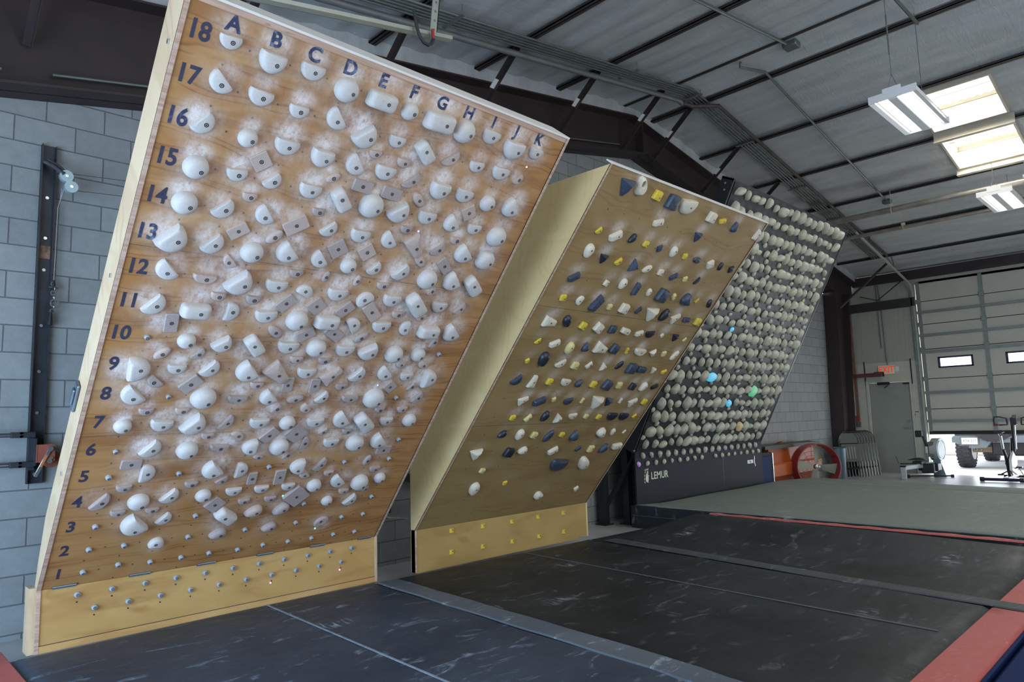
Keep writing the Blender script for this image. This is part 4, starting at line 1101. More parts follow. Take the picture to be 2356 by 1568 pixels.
M_flap = mat_vinyl('dusty_flap', (.085, .10, .12), (.50, .56, .62), .8)
M_flap2 = mat_vinyl('dusty_flap_dark', (.055, .062, .064), (.40, .45, .48), .5)
M_red = mat_vinyl('faded_red_vinyl', (.42, .10, .085), (.66, .36, .33), .7)
M_blue = mat('blue_vinyl', (.005, .018, .075), .7, 0, .2, 3, spec=.12)
M_green = mat_vinyl('grey_green_vinyl', (.165, .19, .165), (.40, .42, .39), .35)
M_seam = mat('grey_stitching', (.085, .095, .10), .7, 0, .1, 20)
M_dark = mat('dark_slot', (.012, .013, .013), .7, 0, .1, 5)
M_tape = mat('light_blue_tape', (.12, .26, .38), .5, 0, .12, 12)
def height3(x, y):
    a = min(1, max(0, (x-5.75)/.75)); a = a*a*(3-2*a)
    c = min(1, max(0, (-y-.18)/.55)); c = c*c*(3-2*c)
    return .13+.155*a*c
def mat_block(corners, hf, nx, ny, name_, material, parent, z0=.0, edge=.035):
    """quad patch (4 xy corners, ccw) with rounded border and vertical sides"""
    (ax, ay), (bx, by), (cx, cy), (dx, dy) = corners
    b = MB(); V = []; F = []
    us = [0, .012, .03]+[.03+.94*i/nx for i in range(1, nx)]+[.97, .988, 1]
    vs = [0, .012, .03]+[.03+.94*i/ny for i in range(1, ny)]+[.97, .988, 1]
    def P(u, v):
        x = (ax*(1-u)+bx*u)*(1-v)+(dx*(1-u)+cx*u)*v; y = (ay*(1-u)+by*u)*(1-v)+(dy*(1-u)+cy*u)*v
        e = min(u, 1-u, v, 1-v); drop = .022 if e == 0 else (.006 if e < .02 else 0)
        wob = .004*math.sin(3.1*x+1.3*y)*math.sin(2.3*y)
        return (x, y, hf(x, y)-drop+wob)
    for u in us:
        for v in vs: V.append(P(u, v))
    n = len(vs)
    for i in range(len(us)-1):
        for j in range(n-1): F.append((i*n+j, (i+1)*n+j, (i+1)*n+j+1, i*n+j+1))
    b.add(V, F, True)
    rim = [(i, 0) for i in range(len(us))]+[(len(us)-1, j) for j in range(1, n)]+[(i, n-1) for i in range(len(us)-2, -1, -1)]+[(0, j) for j in range(n-2, 0, -1)]
    R_ = [V[i*n+j] for i, j in rim]; k = len(R_)
    b.add(R_+[(x, y, z0) for x, y, z in R_], [(q, (q+1) % k, k+(q+1) % k, k+q) for q in range(k)])
    return b.build(name_, material, parent)
flat13 = lambda x, y: .13
YF = -4.02
def ribbon(pts, wd, z, nm, material, parent, hf=None, th=.006):
    b = MB(); V = []; F = []
    P = []
    for i in range(len(pts)-1):
        n = 14
        for k in range(n+(i == len(pts)-2)): P.append(Vector(pts[i])*(1-k/n)+Vector(pts[i+1])*(k/n))
    for i, p in enumerate(P):
        d = (P[min(i+1, len(P)-1)]-P[max(i-1, 0)]).normalized(); nn = Vector((-d.y, d.x))
        zz = (hf(p.x, p.y) if hf else z)
        for s_, dz in ((-.5, 0), (-.46, th), (.46, th), (.5, 0)):
            q = p+nn*wd*s_*(1+.05*math.sin(i*1.7)); V.append((q.x, q.y, (hf(q.x, q.y) if hf else z)+dz-.002))
    for i in range(len(P)-1):
        for k in range(3): F.append((i*4+k, (i+1)*4+k, (i+1)*4+k+1, i*4+k+1))
    b.add(V, F, True); return b.build(nm, material, parent)
t = thing('crash_mat', (1.2, -2, 0), 'dusty charcoal crash mat in front of the lettered board, with a faded red left border', 'mat', 'charcoal crash mats')
mat_block([(-.12, YF), (2.20, YF), (2.44, -.0), (-.12, -.0)], flat13, 10, 16, 'mat_top', M_matc, t)
mat_block([(-.50, YF), (-.125, YF), (-.125, .28), (-.50, .28)], flat13, 3, 14, 'edge_band', M_red, t)
ribbon([(1.30, YF+.1), (1.46, -.05)], .016, .1355, 'fold_seam', mat('dusty_stitching', (.20, .25, .30), .7, 0, .2, 20), t, None, .003)
mat_block([(-.50, YF-.24), (2.18, YF-.24), (2.20, YF-.01), (-.50, YF-.01)], flat13, 14, 2, 'edge_band', M_red, t)
t = thing('crash_mat', (3.6, -2, 0), 'charcoal crash mat in front of the plain plywood board, middle of the three', 'mat', 'charcoal crash mats')
mat_block([(2.22, YF), (4.66, YF), (5.14, -.14), (2.46, -.02)], flat13, 10, 16, 'mat_top', M_matb, t)
ribbon([(3.82, YF+.1), (4.10, -.2)], .014, .1355, 'fold_seam', M_seam, t, None, .003)
mat_block([(2.20, YF-.24), (4.63, YF-.24), (4.66, YF-.01), (2.22, YF-.01)], flat13, 14, 2, 'edge_band', M_red, t)
b = MB(); b.box((2.2, YF-.262, 0), (4.63, YF-.243, .10)); b.build('side_cover', M_blue, t)
t = thing('crash_mat', (5.6, -2, 0), 'charcoal crash mat sloping up to the grey-green mat, red strip on that edge', 'mat', 'charcoal crash mats')
mat_block([(4.67, YF), (6.36, YF), (6.62, -.24), (5.15, -.16)], height3, 14, 22, 'mat_top', M_matb, t)
b = MB(); V = []; F = []
for i in range(31):
    y = -.85-(4.0-.85)*i/30; x = 6.60+(y+.9)*.045
    for k, (dx, dz) in enumerate(((-.06, -.005), (-.055, .008), (-.015, .012+.004*math.sin(i*1.9)), (0, .0))):
        V.append((x+dx, y, height3(6.6, y)+dz))
for i in range(30):
    for k in range(3): F.append((i*4+k, (i+1)*4+k, (i+1)*4+k+1, i*4+k+1))
b.add(V, F, True); b.build('red_strip', M_red, t)
mat_block([(4.64, YF-.24), (6.34, YF-.24), (6.36, YF-.01), (4.67, YF-.01)], height3, 12, 2, 'edge_band', M_red, t)
ribbon([(5.16, -.13), (5.98, -.22)], .05, .105, 'back_edge_tape', M_tape, t, None, .004)
# flaps closing the joints between the mats
o = ribbon([(2.12, YF-.2), (2.30, -3.0), (2.50, -.12)], .20, .13, 'joining_flap', M_flap, None, None, .010)
tag(o, 'chalky pale flap covering the joint between the first and second charcoal mats', 'mat flap', 'mat joining flaps')
o = ribbon([(4.70, YF-.2), (4.84, -3.0), (5.22, -.4)], .17, .13, 'joining_flap', M_flap2, None, None, .008)
tag(o, 'dark flap covering the joint between the second and third charcoal mats', 'mat flap', 'mat joining flaps')
t = thing('crash_mat', (8.9, -2.5, 0), 'large thick grey-green crash mat in front of the black board', 'mat')
flat30 = lambda x, y: .30
mat_block([(6.64, -6.0), (6.98, -6.0), (7.08, .30), (6.78, .42)], flat30, 3, 20, 'mat_strip', M_green, t)
mat_block([(7.0, -6.0), (10.05, -6.0), (10.85, .30), (7.1, .30)], lambda x, y: .295, 14, 20, 'mat_top', M_green, t)
mat_block([(10.07, -6.0), (10.62, -6.0), (11.5, .06), (10.87, .30)], flat30, 3, 20, 'mat_strip', M_green, t)
b = MB(); b.box((6.735, .0, 0.0), (6.775, .40, .29), .01); b.prism([(6.60, -6, 0), (6.62, -6, 0), (6.775, .40, 0), (6.735, .42, 0)], (0, 0, .285)); b.build('dark_side', M_matb, t)
ribbon([(6.718, .40), (6.685, -.75)], .01, .165, 'side_crease', M_seam, t, None, .004)
b = MB(); b.box((1.6, -7.5, 0), (8.6, YF-.27, .10), .03)
tag(b.build('floor_mat', M_blue, None), 'blue vinyl mat lying past the red border at the lower right corner', 'mat')

# ================================================================== LEFT WALL GEAR
M_post = mat('dark_steel_channel', (.045, .050, .060), .45, .5, .2, 6)
pA = (.10, .885); 
t = thing('steel_channel', (.135, .95, 1.1), 'dark vertical steel channel bolted to the block wall at the left', 'post')
b = MB(); b.box((.085, .985, 1.10), (.185, .998, 3.70)); b.box((.085, .945, 1.10), (.092, .998, 3.70)); b.box((.178, .955, 1.10), (.185, .998, 3.70)); b.build('channel', M_post, t)
b = MB()
for z in (3.56, 3.28, 2.96, 2.71, 2.28, 1.93, 1.62, 1.17): b.disc((.135, .984, z), (0, -1, 0), .012, .01, 10)
b.build('bolt_head', M_bright, t)
b = MB(); b.box((.098, .980, 2.80), (.172, .985, 2.90)); b.build('worn_sticker', mat('rusty_sticker', (.22, .13, .08), .8, 0, .5, 30), t)
t = thing('pulley_block', (.2, .85, 3.4), 'pair of pale blue-grey pulleys strapped near the top of the dark steel channel', 'pulley')
M_pul = mat('blue_grey_pulley', (.36, .47, .50), .35, .3, .1, 10)
b = MB(); b.tube([(.10, .93, 3.55), (.15, .88, 3.51), (.215, .84, 3.45)], .016, 8); b.tube([(.12, .93, 3.57), (.18, .88, 3.52), (.225, .85, 3.47)], .012, 8); b.build('strap', mat('braided_black', (.05, .05, .06), .6, 0, .4, 40), t)
for (x, y, z) in ((.232, .86, 3.44), (.262, .84, 3.355)):
    b = MB(); b.disc((x, y+.022, z), (0, -1, 0), .046, .044, 24); b.build('sheave', M_pul, t)
    b = MB(); b.disc((x, y-.022, z), (0, -1, 0), .012, .006, 12); b.build('axle_bolt', M_bright, t)
M_cable = mat('steel_cable', (.20, .22, .23), .4, .7, .2, 20)
b = MB(); b.tube([(.235, .86, 3.40), (.20, .93, 3.2), (.195, .93, 2.62)], .004, 6); b.tube([(.215, .90, 3.35), (.21, .94, 3.2), (.205, .94, 2.62)], .003, 6)
tag(b.build('cable', M_cable), 'thin twin steel cables hanging from the pulleys down the block wall', 'cable')
for (z1, x1, n_) in ((3.50, .9, 'upper'), (3.37, .95, 'lower')):
    b = MB(); b.tube([(.26, .86, z1-.03), (x1, .86, z1+.02)], .003, 6)
    tag(b.build('cable', M_cable), 'thin %s cable running from the pulleys behind the lettered board' % n_, 'cable')
t = thing('chain_hoist_end', (.195, .92, 2.3), 'tangled chain and shackle hanging beside the dark steel channel', 'chain')
b = MB()
for i in range(7):
    z = 2.60-.035*i; b.torus((.195+.006*(i % 2), .93, z), ((1, 0, 0) if i % 2 else (0, 1, 0)), .016, .005, 12, 6)
b.torus((.205, .92, 2.45), (0, 1, 0), .028, .006, 16, 6); b.tube([(.165, .93, 2.575), (.225, .93, 2.57)], .006, 6)
b.build('chain', M_cable, t)
b = MB(); b.tube([(.195, .93, 2.63), (.195, .93, 2.56)], [.008, .016], 8); b.tube([(.185, .93, 2.38), (.18, .93, 2.28)], [.010, .02], 8); b.build('black_wrap', M_dark, t)
t = thing('hand_winch', (.16, .85, 1.15), 'brick-red hand winch with a silver crank handle on the steel channel', 'winch')
M_brick = mat('brick_red_enamel', (.27, .075, .045), .5, 0, .15, 10)
def rounded(x0, z0, x1, z1, r, y):
    out = []
    for (cx, cz, a0) in ((x1-r, z1-r, 0), (x0+.004, z1-.004, 90), (x0+.004, z0+.004, 180), (x1-r, z0+r, 270)):
        rr_ = r if cx > (x0+x1)/2 else .004
        for k in range(6): a = math.radians(a0+18*k); out.append((cx+rr_*math.cos(a), y, cz+rr_*math.sin(a)))
    return out
b = MB(); b.prism(rounded(.125, 1.255, .235, 1.385, .018, .84), (0, .006, 0)); b.prism(rounded(.125, 1.255, .235, 1.385, .018, .92), (0, .006, 0)); b.box((.12, .84, 1.255), (.127, .925, 1.385)); b.build('housing', M_brick, t)
b = MB(); b.disc((.225, .915, 1.275), (0, -1, 0), .062, .012, 32); b.disc((.225, .90, 1.275), (0, -1, 0), .024, .03, 20); b.build('gear', M_brick, t)
b = MB(); M_ = frame((.202, .832, 1.352), (math.cos(-1.12)*1, 0, math.sin(-1.12)), (0, 1, 0), (math.sin(1.12), 0, math.cos(1.12)))
d = Vector((-.082, 0, -.185)).normalized(); fr = frame((.202, .825, 1.352), d, (0, 1, 0), d.cross(Vector((0, 1, 0))))
b.box((-.015, 0, -.012), (.215, .008, .012), .003, M=fr); b.disc((.202, .832, 1.352), (0, -1, 0), .019, .016, 16)
ck = b.build('crank_handle', M_bright, t)
b = MB(); b.box((.05, -.002, -.007), (.14, .0005, .007), M=fr); b.build('warning_strip', mat('orange_label', (.55, .16, .04), .6, 0, .15, 30), ck)
b = MB(); b.disc((.215, .86, 1.285), (0, -1, 0), .009, .03, 12); b.disc((.203, .86, 1.262), (0, -1, 0), .016, .03, 16); b.build('pawl', M_bright, t)
b = MB(); b.box((.112, .86, 1.235), (.124, .95, 1.43)); b.box((.085, .93, 1.20), (.125, .95, 1.46)); b.build('mounting_plate', M_post, t)
for z, n_ in ((1.46, 'upper'), (1.245, 'lower')):
    b = MB(); b.box((-1.6, .90, z-.016), (.11, .925, z-.006)); b.box((-1.6, .90, z+.004), (.11, .925, z+.014)); b.box((-.03, .895, z-.022), (.12, .93, z+.02), .003)
    for dx in (.0, .0):
        b.disc((.03, .896, z+.012), (0, -1, 0), .009, .01, 10); b.disc((.03, .896, z-.014), (0, -1, 0), .009, .01, 10)
    tag(b.build('steel_bar', M_post), '%s dark horizontal steel bar entering from the left edge at the winch' % n_, 'bar', 'winch support bars')
# straps seen behind the gap between the boards
for (x0, z0, x1, z1, n_) in ((3.0, .95, 3.9, .75, 'upper'), (2.9, .60, 3.26, .54, 'lower')):
    b = MB(); b.prism([(x0, .93, z0), (x1, .93, z1), (x1, .93, z1+.085), (x0, .93, z0+.085)], (0, .04, 0))
    tag(b.build('steel_bar', M_post), '%s dark bar behind the gap between the two plywood boards' % n_, 'bar', 'bars behind the gap')
b = MB(); b.tube([(2.5, .5, .75), (2.7, .5, .67), (2.95, .5, .56), (3.2, .5, .52), (3.6, .5, .55)], .005, 6)
tag(b.build('cord', mat('pale_cord', (.5, .5, .46), .7, 0, .1, 20)), 'thin pale cord drooping across the gap between the two plywood boards', 'cord')

# ================================================================== FAR WALL
XE = 16.80
def ribbed():
    m, nt, b_ = newmat('ribbed_wall_insulation')
    tc = N(nt, 'ShaderNodeTexCoord'); sp = N(nt, 'ShaderNodeSeparateXYZ'); nt.links.new(tc.outputs['Object'], sp.inputs[0])
    w_ = N(nt, 'ShaderNodeTexWave', wave_type='BANDS', bands_direction='Y'); w_.inputs['Scale'].default_value = 3.3
    nt.links.new(tc.outputs['Object'], w_.inputs['Vector'])
    f_ = noise(nt, coords(nt, (1, 14, .7)), 3, 4)
    nt.links.new(ramp(nt, f_, [(.3, (.37, .36, .30)), (.7, (.43, .42, .35))]), b_.inputs['Base Color'])
    bump(nt, b_, w_.outputs['Fac'], .15, .01); b_.inputs['Roughness'].default_value = .6
    return m
M_rib = ribbed()
# openings: person door y -.12...72, z 0..2.08 ; roll-up door y < -.5, z 0..4.3
DY0, DY1, DZ = -.24, .65, 2.08
GY0, GY1, GZ = -8.3, -.52, 4.30
b = MB()
b.box((XE, DY1, 0), (XE+.15, 1.2, 4.9)); b.box((XE, DY0, DZ), (XE+.15, DY1, 4.9)); b.box((XE, GY1, 0), (XE+.15, DY0, 4.9))
b.box((XE, GY0, GZ), (XE+.15, GY1, 4.9)); b.box((XE, -10.15, 0), (XE+.15, GY0, 4.9))
struct(b.build('wall_right', M_rib, zero=True))
M_trimc = mat('pale_trim_paint', (.52, .51, .42), .5, 0, .05, 5)
b = MB()
b.box((XE-.03, DY1+.05, 0), (XE, 1.0, 2.55)); b.box((XE-.03, GY1+.02, 0), (XE, DY0-.05, 2.55)); b.box((XE-.03, DY0-.05, DZ+.03), (XE, DY1+.05, 2.55))
struct(b.build('trim_1', M_trimc, zero=True))
b = MB(); b.box((XE-.06, DY1, 0), (XE+.02, DY1+.05, DZ+.05)); b.box((XE-.06, DY0-.05, 0), (XE+.02, DY0, DZ+.05)); b.box((XE-.06, DY0, DZ), (XE+.02, DY1, DZ+.05))
struct(b.build('trim_2', M_trimc, zero=True))
M_doorp = mat('sage_door_paint', (.30, .315, .27), .5, 0, .05, 4)
dr = struct(MB().box((XE-.01, DY0+.01, .0), (XE+.03, DY1-.01, DZ-.005)).build('door_1', M_doorp, zero=True))
M_chrome = mat('satin_chrome', (.45, .45, .42), .3, .9, .1, 10)
b = MB(); y = DY0+.09
b.disc((XE-.01, y, 1.02), (-1, 0, 0), .035, .015, 16); b.tube([(XE-.03, y, 1.02), (XE-.06, y, 1.02), (XE-.06, y+.12, 1.015)], .010, 8); b.disc((XE-.01, y-.0, 1.17), (-1, 0, 0), .032, .03, 16)
b.build('door_handle', M_chrome, dr)
b = MB(); b.box((XE-.10, .18, 2.03), (XE-.02, .44, 2.09), .01); b.tube([(XE-.07, .2, 2.03), (XE-.28, .16, 1.99), (XE-.04, .30, 1.96)], .01, 6); b.build('door_closer', M_dark, dr)
b = MB(); b.box((XE-.05, DY0-.02, 2.02), (XE-.03, DY0+.14, 2.05)); b.build('top_bolt', M_dark, dr)
for y, n_ in ((DY1+.055, 'left'), (DY0-.06, 'right')):
    b = MB(); b.tube([(XE-.045, y, 2.02), (XE-.045, y, 2.60)], .012, 6)
    tag(b.build('door_bar_bracket', M_dark), 'short black vertical rod at the %s side above the grey-green door' % n_, 'rod', 'rods above the door')
b = MB(); b.box((XE-.08, .86, 3.86), (XE-.0, 1.0, 3.87)); b.box((XE-.10, GY1+.0, 3.80), (XE, 1.0, 4.0))
tag(b.build('wall_girt', M_purl), 'dark horizontal steel girt on the far wall between column and roll-up door', 'beam')
b = MB(); b.box((XE-.14, -9.9, 4.42), (XE, .8, 4.62)); tag(b.build('eave_beam', M_iron), 'long dark steel beam at the eave above the roll-up door', 'beam')
# exit sign
t = thing('exit_sign', (XE-.08, .21, 2.27), 'lit exit sign with red letters on a cream box above the door', 'sign')
b = MB(); b.box((XE-.10, .045, 2.275), (XE-.03, .385, 2.475), .008); sb = b.build('sign_box', glow('sign_cream', (.9, .7, .5), .12, (.60, .50, .36)), t)
lettering('exit_letters', 'EXIT', .215, frame((XE-.1012, .205, 2.372), (0, -1, 0), (0, 0, 1), (-1, 0, 0)), glow('exit_red', (1, .08, .03), .55, (.6, .04, .02)), sb, .003, .95, .78)
b = MB(); b.box((XE-.07, -.045, 2.32), (XE-.03, .030, 2.44), .008); tag(b.build('emergency_light', M_white), 'small white box on the wall just right of the exit sign', 'box')
b = MB(); b.tube([(XE-.04, .19, 2.48), (XE-.04, .21, 3.9), (XE-.06, .24, 4.4)], .012, 8); tag(b.build('conduit', M_galv), 'thin vertical conduit rising from the exit sign', 'pipe')
b = MB(); b.tube([(XE-.04, .29, 2.9), (XE-.04, .30, 4.4)], .008, 6); tag(b.build('conduit', M_galv), 'thinner vertical conduit left of the one above the exit sign', 'pipe')
# brown stub beam and red conduits by the column
b = MB(); b.box((16.55, .24, 2.22), (16.62, 1.0, 2.31)); b.box((16.50, .24, 2.22), (16.62, .42, 2.33)); tag(b.build('door_track_stub', mat('rust_brown_steel', (.13, .045, .032), .55, 0, .2, 8)), 'rust-brown horizontal steel bar crossing in front of the door head', 'bar')
M_rc = mat('red_conduit', (.30, .11, .09), .5, 0, .12, 8)
for y, mm, n_ in ((.985, M_trimc, 'pale outer'), (.955, M_rc, 'red middle'), (.925, M_rc, 'red inner'), (.90, M_galv, 'bare grey')):
    b = MB(); b.tube([(XE-.05, y, 1.30), (XE-.05, y-.05*(0), 3.6 if mm is not M_galv else 4.4)], .011, 8)
    tag(b.build('conduit', mm), '%s vertical conduit running down beside the corner column' % n_, 'pipe', 'conduits beside the column')
t = thing('outlet_box', (XE-.05, .95, 1.1), 'red and grey electrical boxes low beside the corner column', 'electrical box')
b = MB(); b.box((XE-.10, .90, 1.20), (XE-.03, 1.0, 1.32), .005); b.build('red_box', mat('red_paint', (.30, .05, .04), .5, 0, .1, 8), t)
b = MB(); b.box((XE-.09, .89, 1.06), (XE-.03, .97, 1.18), .005); b.build('outlet', M_gdark, t)
t = thing('door_control', (XE-.04, -.33, 1.25), 'small white door control plate between the two doors', 'switch')
b = MB(); b.box((XE-.05, -.44, 1.26), (XE-.03, -.24, 1.40), .003); b.build('plate', M_trimc, t)
b = MB(); b.box((XE-.06, -.38, 1.37), (XE-.05, -.30, 1.385)); b.box((XE-.06, -.305, 1.29), (XE-.05, -.298, 1.34)); b.build('mark', M_dark, t)

# roll-up door: sections, stiles, struts, windows
dr = thing('door_2', (XE-.02, -4.4, 0), None, None); struct(dr)
M_sec = mat('cream_door_section', (.52, .50, .42), .5, 0, .04, 4)
M_strut = mat('grey_door_steel', (.235, .25, .23), .45, .3, .08, 6)
zs = [.93, 1.43, 2.11, 2.78, 3.35, 3.88, 4.36]
for i in range(6):
    b = MB(); z0_, z1_ = zs[i], zs[i+1]
    if i == 2:       # section with windows
        zw0, zw1 = 2.37, 2.56; ys_ = GY1-.02; wins = [(-.88-1.27*k, -1.50-1.27*k) for k in range(6)]
        b.box((XE-.0, GY0, z0_+.008), (XE+.04, ys_, zw0)); b.box((XE, GY0, zw1), (XE+.04, ys_, z1_-.008))
        y = ys_
        for (a, c) in wins: b.box((XE, a, zw0), (XE+.04, y, zw1)); y = c
        b.box((XE, GY0, zw0), (XE+.04, y, zw1))
    else: b.box((XE-.0, GY0, z0_+.008), (XE+.04, GY1-.02, z1_-.008))
    b.build('door_section', M_sec, dr)
    b = MB(); b.box((XE+.005, GY0, z0_-.008), (XE+.03, GY1-.02, z0_+.008)); b.build('section_joint', M_dark, dr)
for z in (1.16, 1.80, 2.72, 3.10, 3.63):
    b = MB(); b.box((XE-.06, GY0, z-.03), (XE, GY1-.02, z+.03)); b.build('strut', M_strut, dr)
for y in (GY1-.06, -1.81, -3.10, -4.40, -5.67):
    b = MB(); b.box((XE-.035, y-.035, .93), (XE, y+.035, 4.34)); b.build('stile', M_strut, dr)
    b = MB()
    for z in zs[1:6]: b.box((XE-.07, y-.05, z-.05), (XE-.03, y+.05, z+.05), .005)
    b.build('hinge', M_strut, dr)
b = MB(); b.box((XE-.02, GY0, .86), (XE+.05, GY1-.02, .935)); b.build('bottom_seal', M_dark, dr)
M_glass = None
m_, nt, bb = newmat('frosted_window_glass')
bb.inputs['Base Color'].default_value = (.95, .95, 1, 1); bb.inputs['Roughness'].default_value = .35; bb.inputs['Transmission Weight'].default_value = 1.0; bb.inputs['IOR'].default_value = 1.2
M_glass = m_
for k in range(5):
    a, c = -.88-1.27*k, -1.50-1.27*k
    b = MB()
    for (ya, za, yb, zb) in ((c-.03, 2.34, a+.03, 2.375), (c-.03, 2.555, a+.03, 2.59), (c-.03, 2.34, c+.01, 2.59), (a-.01, 2.34, a+.03, 2.59)):
        b.box((XE-.015, ya, za), (XE+.045, yb, zb), .006)
    wf = b.build('window_frame', mat('navy_black_gasket', (.02, .02, .05), .5, 0, .1, 5), dr)
    b = MB(); b.box((XE+.015, c, 2.37), (XE+.022, a, 2.56)); b.build('window_pane', M_glass, wf)
# tracks
t = thing('door_track', (XE-.05, -.5, 0), 'galvanised track of the far roll-up door, vertical then curving up along the roof', 'track')
b = MB(); y = GY1+.03
curve_ = [(XE-.06, y, .03), (XE-.06, y, 3.95)]+[(XE-.06-.45*(1-math.cos(a)), y, 3.95+.40*math.sin(a)) for a in np.linspace(.2, 1.25, 6)]+[(13.4, y+.02, 4.98)]
b.tube(curve_, .028, 6); b.build('rail', M_track, t)
b = MB(); b.box((XE-.10, y+.02, 0), (XE-.0, y+.05, 4.2)); b.build('track_angle', M_strut, t)
b = MB()
for k in range(14): b.disc((XE-.10, y+.035, .4+k*.26), (-1, 0, 0), .012, .004, 8)
b.build('fastener_row', M_bright, t)
for (x, z, n_) in ((15.6, roof(15.6), 'nearer the far wall'), (14.3, roof(14.3), 'further out in the hall')):
    b = MB(); b.tube([(x, y, 4.98-.2*(x-13.4)), (x, y+.05, z)], .012, 6); b.tube([(x, y, 4.98-.2*(x-13.4)), (x-.25, y+.1, z+.02)], .010, 6)
    tag(b.build('track_hanger', M_gdark), 'slim V-shaped hanger holding the door track, %s' % n_, 'hanger', 'track hangers')
b = MB(); b.tube([(XE-.25, .6, 4.15), (XE-.3, .2, 4.0), (XE-.3, -.3, 4.35), (XE-.3, -.5, 4.5)], .012, 6)
tag(b.build('cable', M_dark), 'dark curved cable across the upper corner left of the roll-up door', 'cable')
b = MB(); b.tube([(15.2, .6, 3.75), (15.9, -.25, 4.72)], .03, 6); tag(b.build('flange_brace', M_iron), 'dark diagonal brace above the corner column', 'brace')

# ================================================================== THINGS BY THE FAR WALL
# long orange bin
t = thing('storage_bin', (12.6, .75, 0), 'long orange metal bin with a dark grey lid against the block wall', 'bin')
M_or = mat('orange_paint', (.36, .070, .012), .45, 0, .08, 4)
b = MB(); b.prism([(11.25, .62, .52), (11.25, .62, .82), (11.25, .95, .82), (11.25, .95, .12), (11.25, .68, .12), (11.25, .60, .30)], (2.2, 0, 0)); b.build('trough', M_or, t)
b = MB(); b.prism([(11.22, .57, .50), (11.22, .60, .53), (11.22, .60, .32), (11.22, .57, .30)], (2.26, 0, 0)); b.build('lower_lip', mat('orange_paint_lighter', (.42, .095, .02), .45, 0, .06, 4), t)
b = MB(); b.prism([(11.0, .56, .82), (13.4, .56, .82), (13.4, .80, .84), (11.0, .80, .84)], (0, 0, .03)); b.box((11.0, .555, .80), (13.4, .575, .86)); b.build('lid', mat('dark_grey_lid', (.075, .075, .068), .6, 0, .15, 5), t)
for x in (11.35, 12.3, 13.3):
    b = MB(); b.box((x-.03, .66, 0), (x+.03, .72, .30)); b.build('leg', M_gdark, t)
t = thing('garden_shears', (11.85, .7, .87), 'small red-handled tool lying on the dark lid of the orange bin', 'tool')
b = MB(); b.torus((11.78, .66, .90), (0, .6, 1), .03, .009, 14, 6); b.torus((11.85, .66, .905), (0, .6, 1), .03, .009, 14, 6); b.build('handle', mat('red_plastic', (.35, .03, .03), .4), t)
b = MB(); b.tube([(11.74, .66, .89), (11.62, .66, .875)], [.012, .004], 6); b.build('blade', M_dark, t)
t = thing('equipment_case', (10.95, .68, 0), 'dark-framed blue case standing between the black board and the orange bin', 'case')
b = MB(); b.box((10.66, .52, 0), (11.16, .9, .76), .012); b.build('case_frame', M_dark, t)
b = MB(); b.box((10.70, .505, .10), (11.08, .525, .70), .01); b.build('blue_panel', mat('royal_blue_panel', (.008, .025, .09), .6, 0, .1, 6, spec=.15), t)
b = MB(); b.box((11.15, .50, .05), (11.17, .53, .74)); b.build('corner_strip', M_bright, t)
# drum fan
t = thing('drum_fan', (12.4, .12, 0), 'large red drum fan with four pale blades standing behind the grey-green mat', 'fan')
ax = Vector((-.64, -.77, 0)).normalized(); c = Vector((12.38, .26, .425))
M_fr = mat('fan_red_enamel', (.26, .035, .035), .4, 0, .12, 8)
b = MB(); b.ring(c-ax*.12, ax, .412, .425, .26, 56); b.torus(c+ax*.14, ax, .42, .012, 56, 8); b.torus(c-ax*.12, ax, .42, .012, 56, 8); b.build('drum', M_fr, t)
b = MB(); b.disc(c+ax*.02, ax, .05, .08, 24); b.tube([c+ax*.10, c+ax*.115], [.045, .02], 20); b.build('hub', M_chrome, t)
side = ax.cross(Vector((0, 0, 1))).normalized(); M_bl = mat('pale_fan_blade', (.24, .24, .19), .5, 0, .08, 6)
for k in range(4):
    an = math.radians(8+90*k); rdir = side*math.cos(an)+Vector((0, 0, 1))*math.sin(an); tdir = ax.cross(rdir)
    b = MB(); V = []; F = []
    for i in range(9):
        r_ = .06+.33*i/8; wd = .05+.055*i/8; tw = math.radians(32-14*i/8)
        for s_ in (-1, 0, 1):
            off = tdir*wd*s_*math.cos(tw)+ax*wd*s_*math.sin(tw)
            p = c+rdir*r_+off+ax*(.03+.012*(s_ == 0)); V += [p, p-ax*.004]
    for i in range(8):
        for s_ in range(2):
            a = i*6+s_*2
            F += [(a, a+6, a+8, a+2), (a+1, a+3, a+9, a+7)]
    b.add(V, F, True); b.build('blade', M_bl, t)
b = MB()
for r_ in (.12, .2, .28, .36): b.torus(c-ax*.11, ax, r_, .003, 40, 4)
for k in range(12):
    an = k*PI/6; b.tube([c-ax*.11+(side*math.cos(an)+Vector((0, 0, 1))*math.sin(an))*.05, c-ax*.11+(side*math.cos(an)+Vector((0, 0, 1))*math.sin(an))*.415], .003, 4)
b.build('rear_guard', M_gdark, t)
for s_ in (-1, 1):
    b = MB(); p = c+side*.30*s_; b.tube([p+Vector((0, 0, -.29))-ax*.1, p+Vector((0, 0, -.425))-ax*.14], .014, 8); b.tube([p+Vector((0, 0, -.29))+ax*.12, p+Vector((0, 0, -.425))+ax*.16], .014, 8); b.build('foot', M_fr, t)
b = MB(); p = c+side*-.40+Vector((0, 0, .17)); b.box(tuple(p-Vector((.05, .03, .012))), tuple(p+Vector((.05, .03, .012))), .004); b.build('side_handle', M_dark, t)
# barrel
t = thing('trash_barrel', (14.72, .74, 0), 'dark blue-grey barrel half hidden behind the red drum fan', 'barrel')
b = MB(); b.tube([(14.72, .74, 0), (14.72, .74, .66)], [.165, .19], 28); b.torus((14.72, .74, .66), (0, 0, 1), .19, .012, 28, 6); b.build('body', mat('blue_grey_barrel', (.07, .12, .14), .35, .2, .1, 5), t)
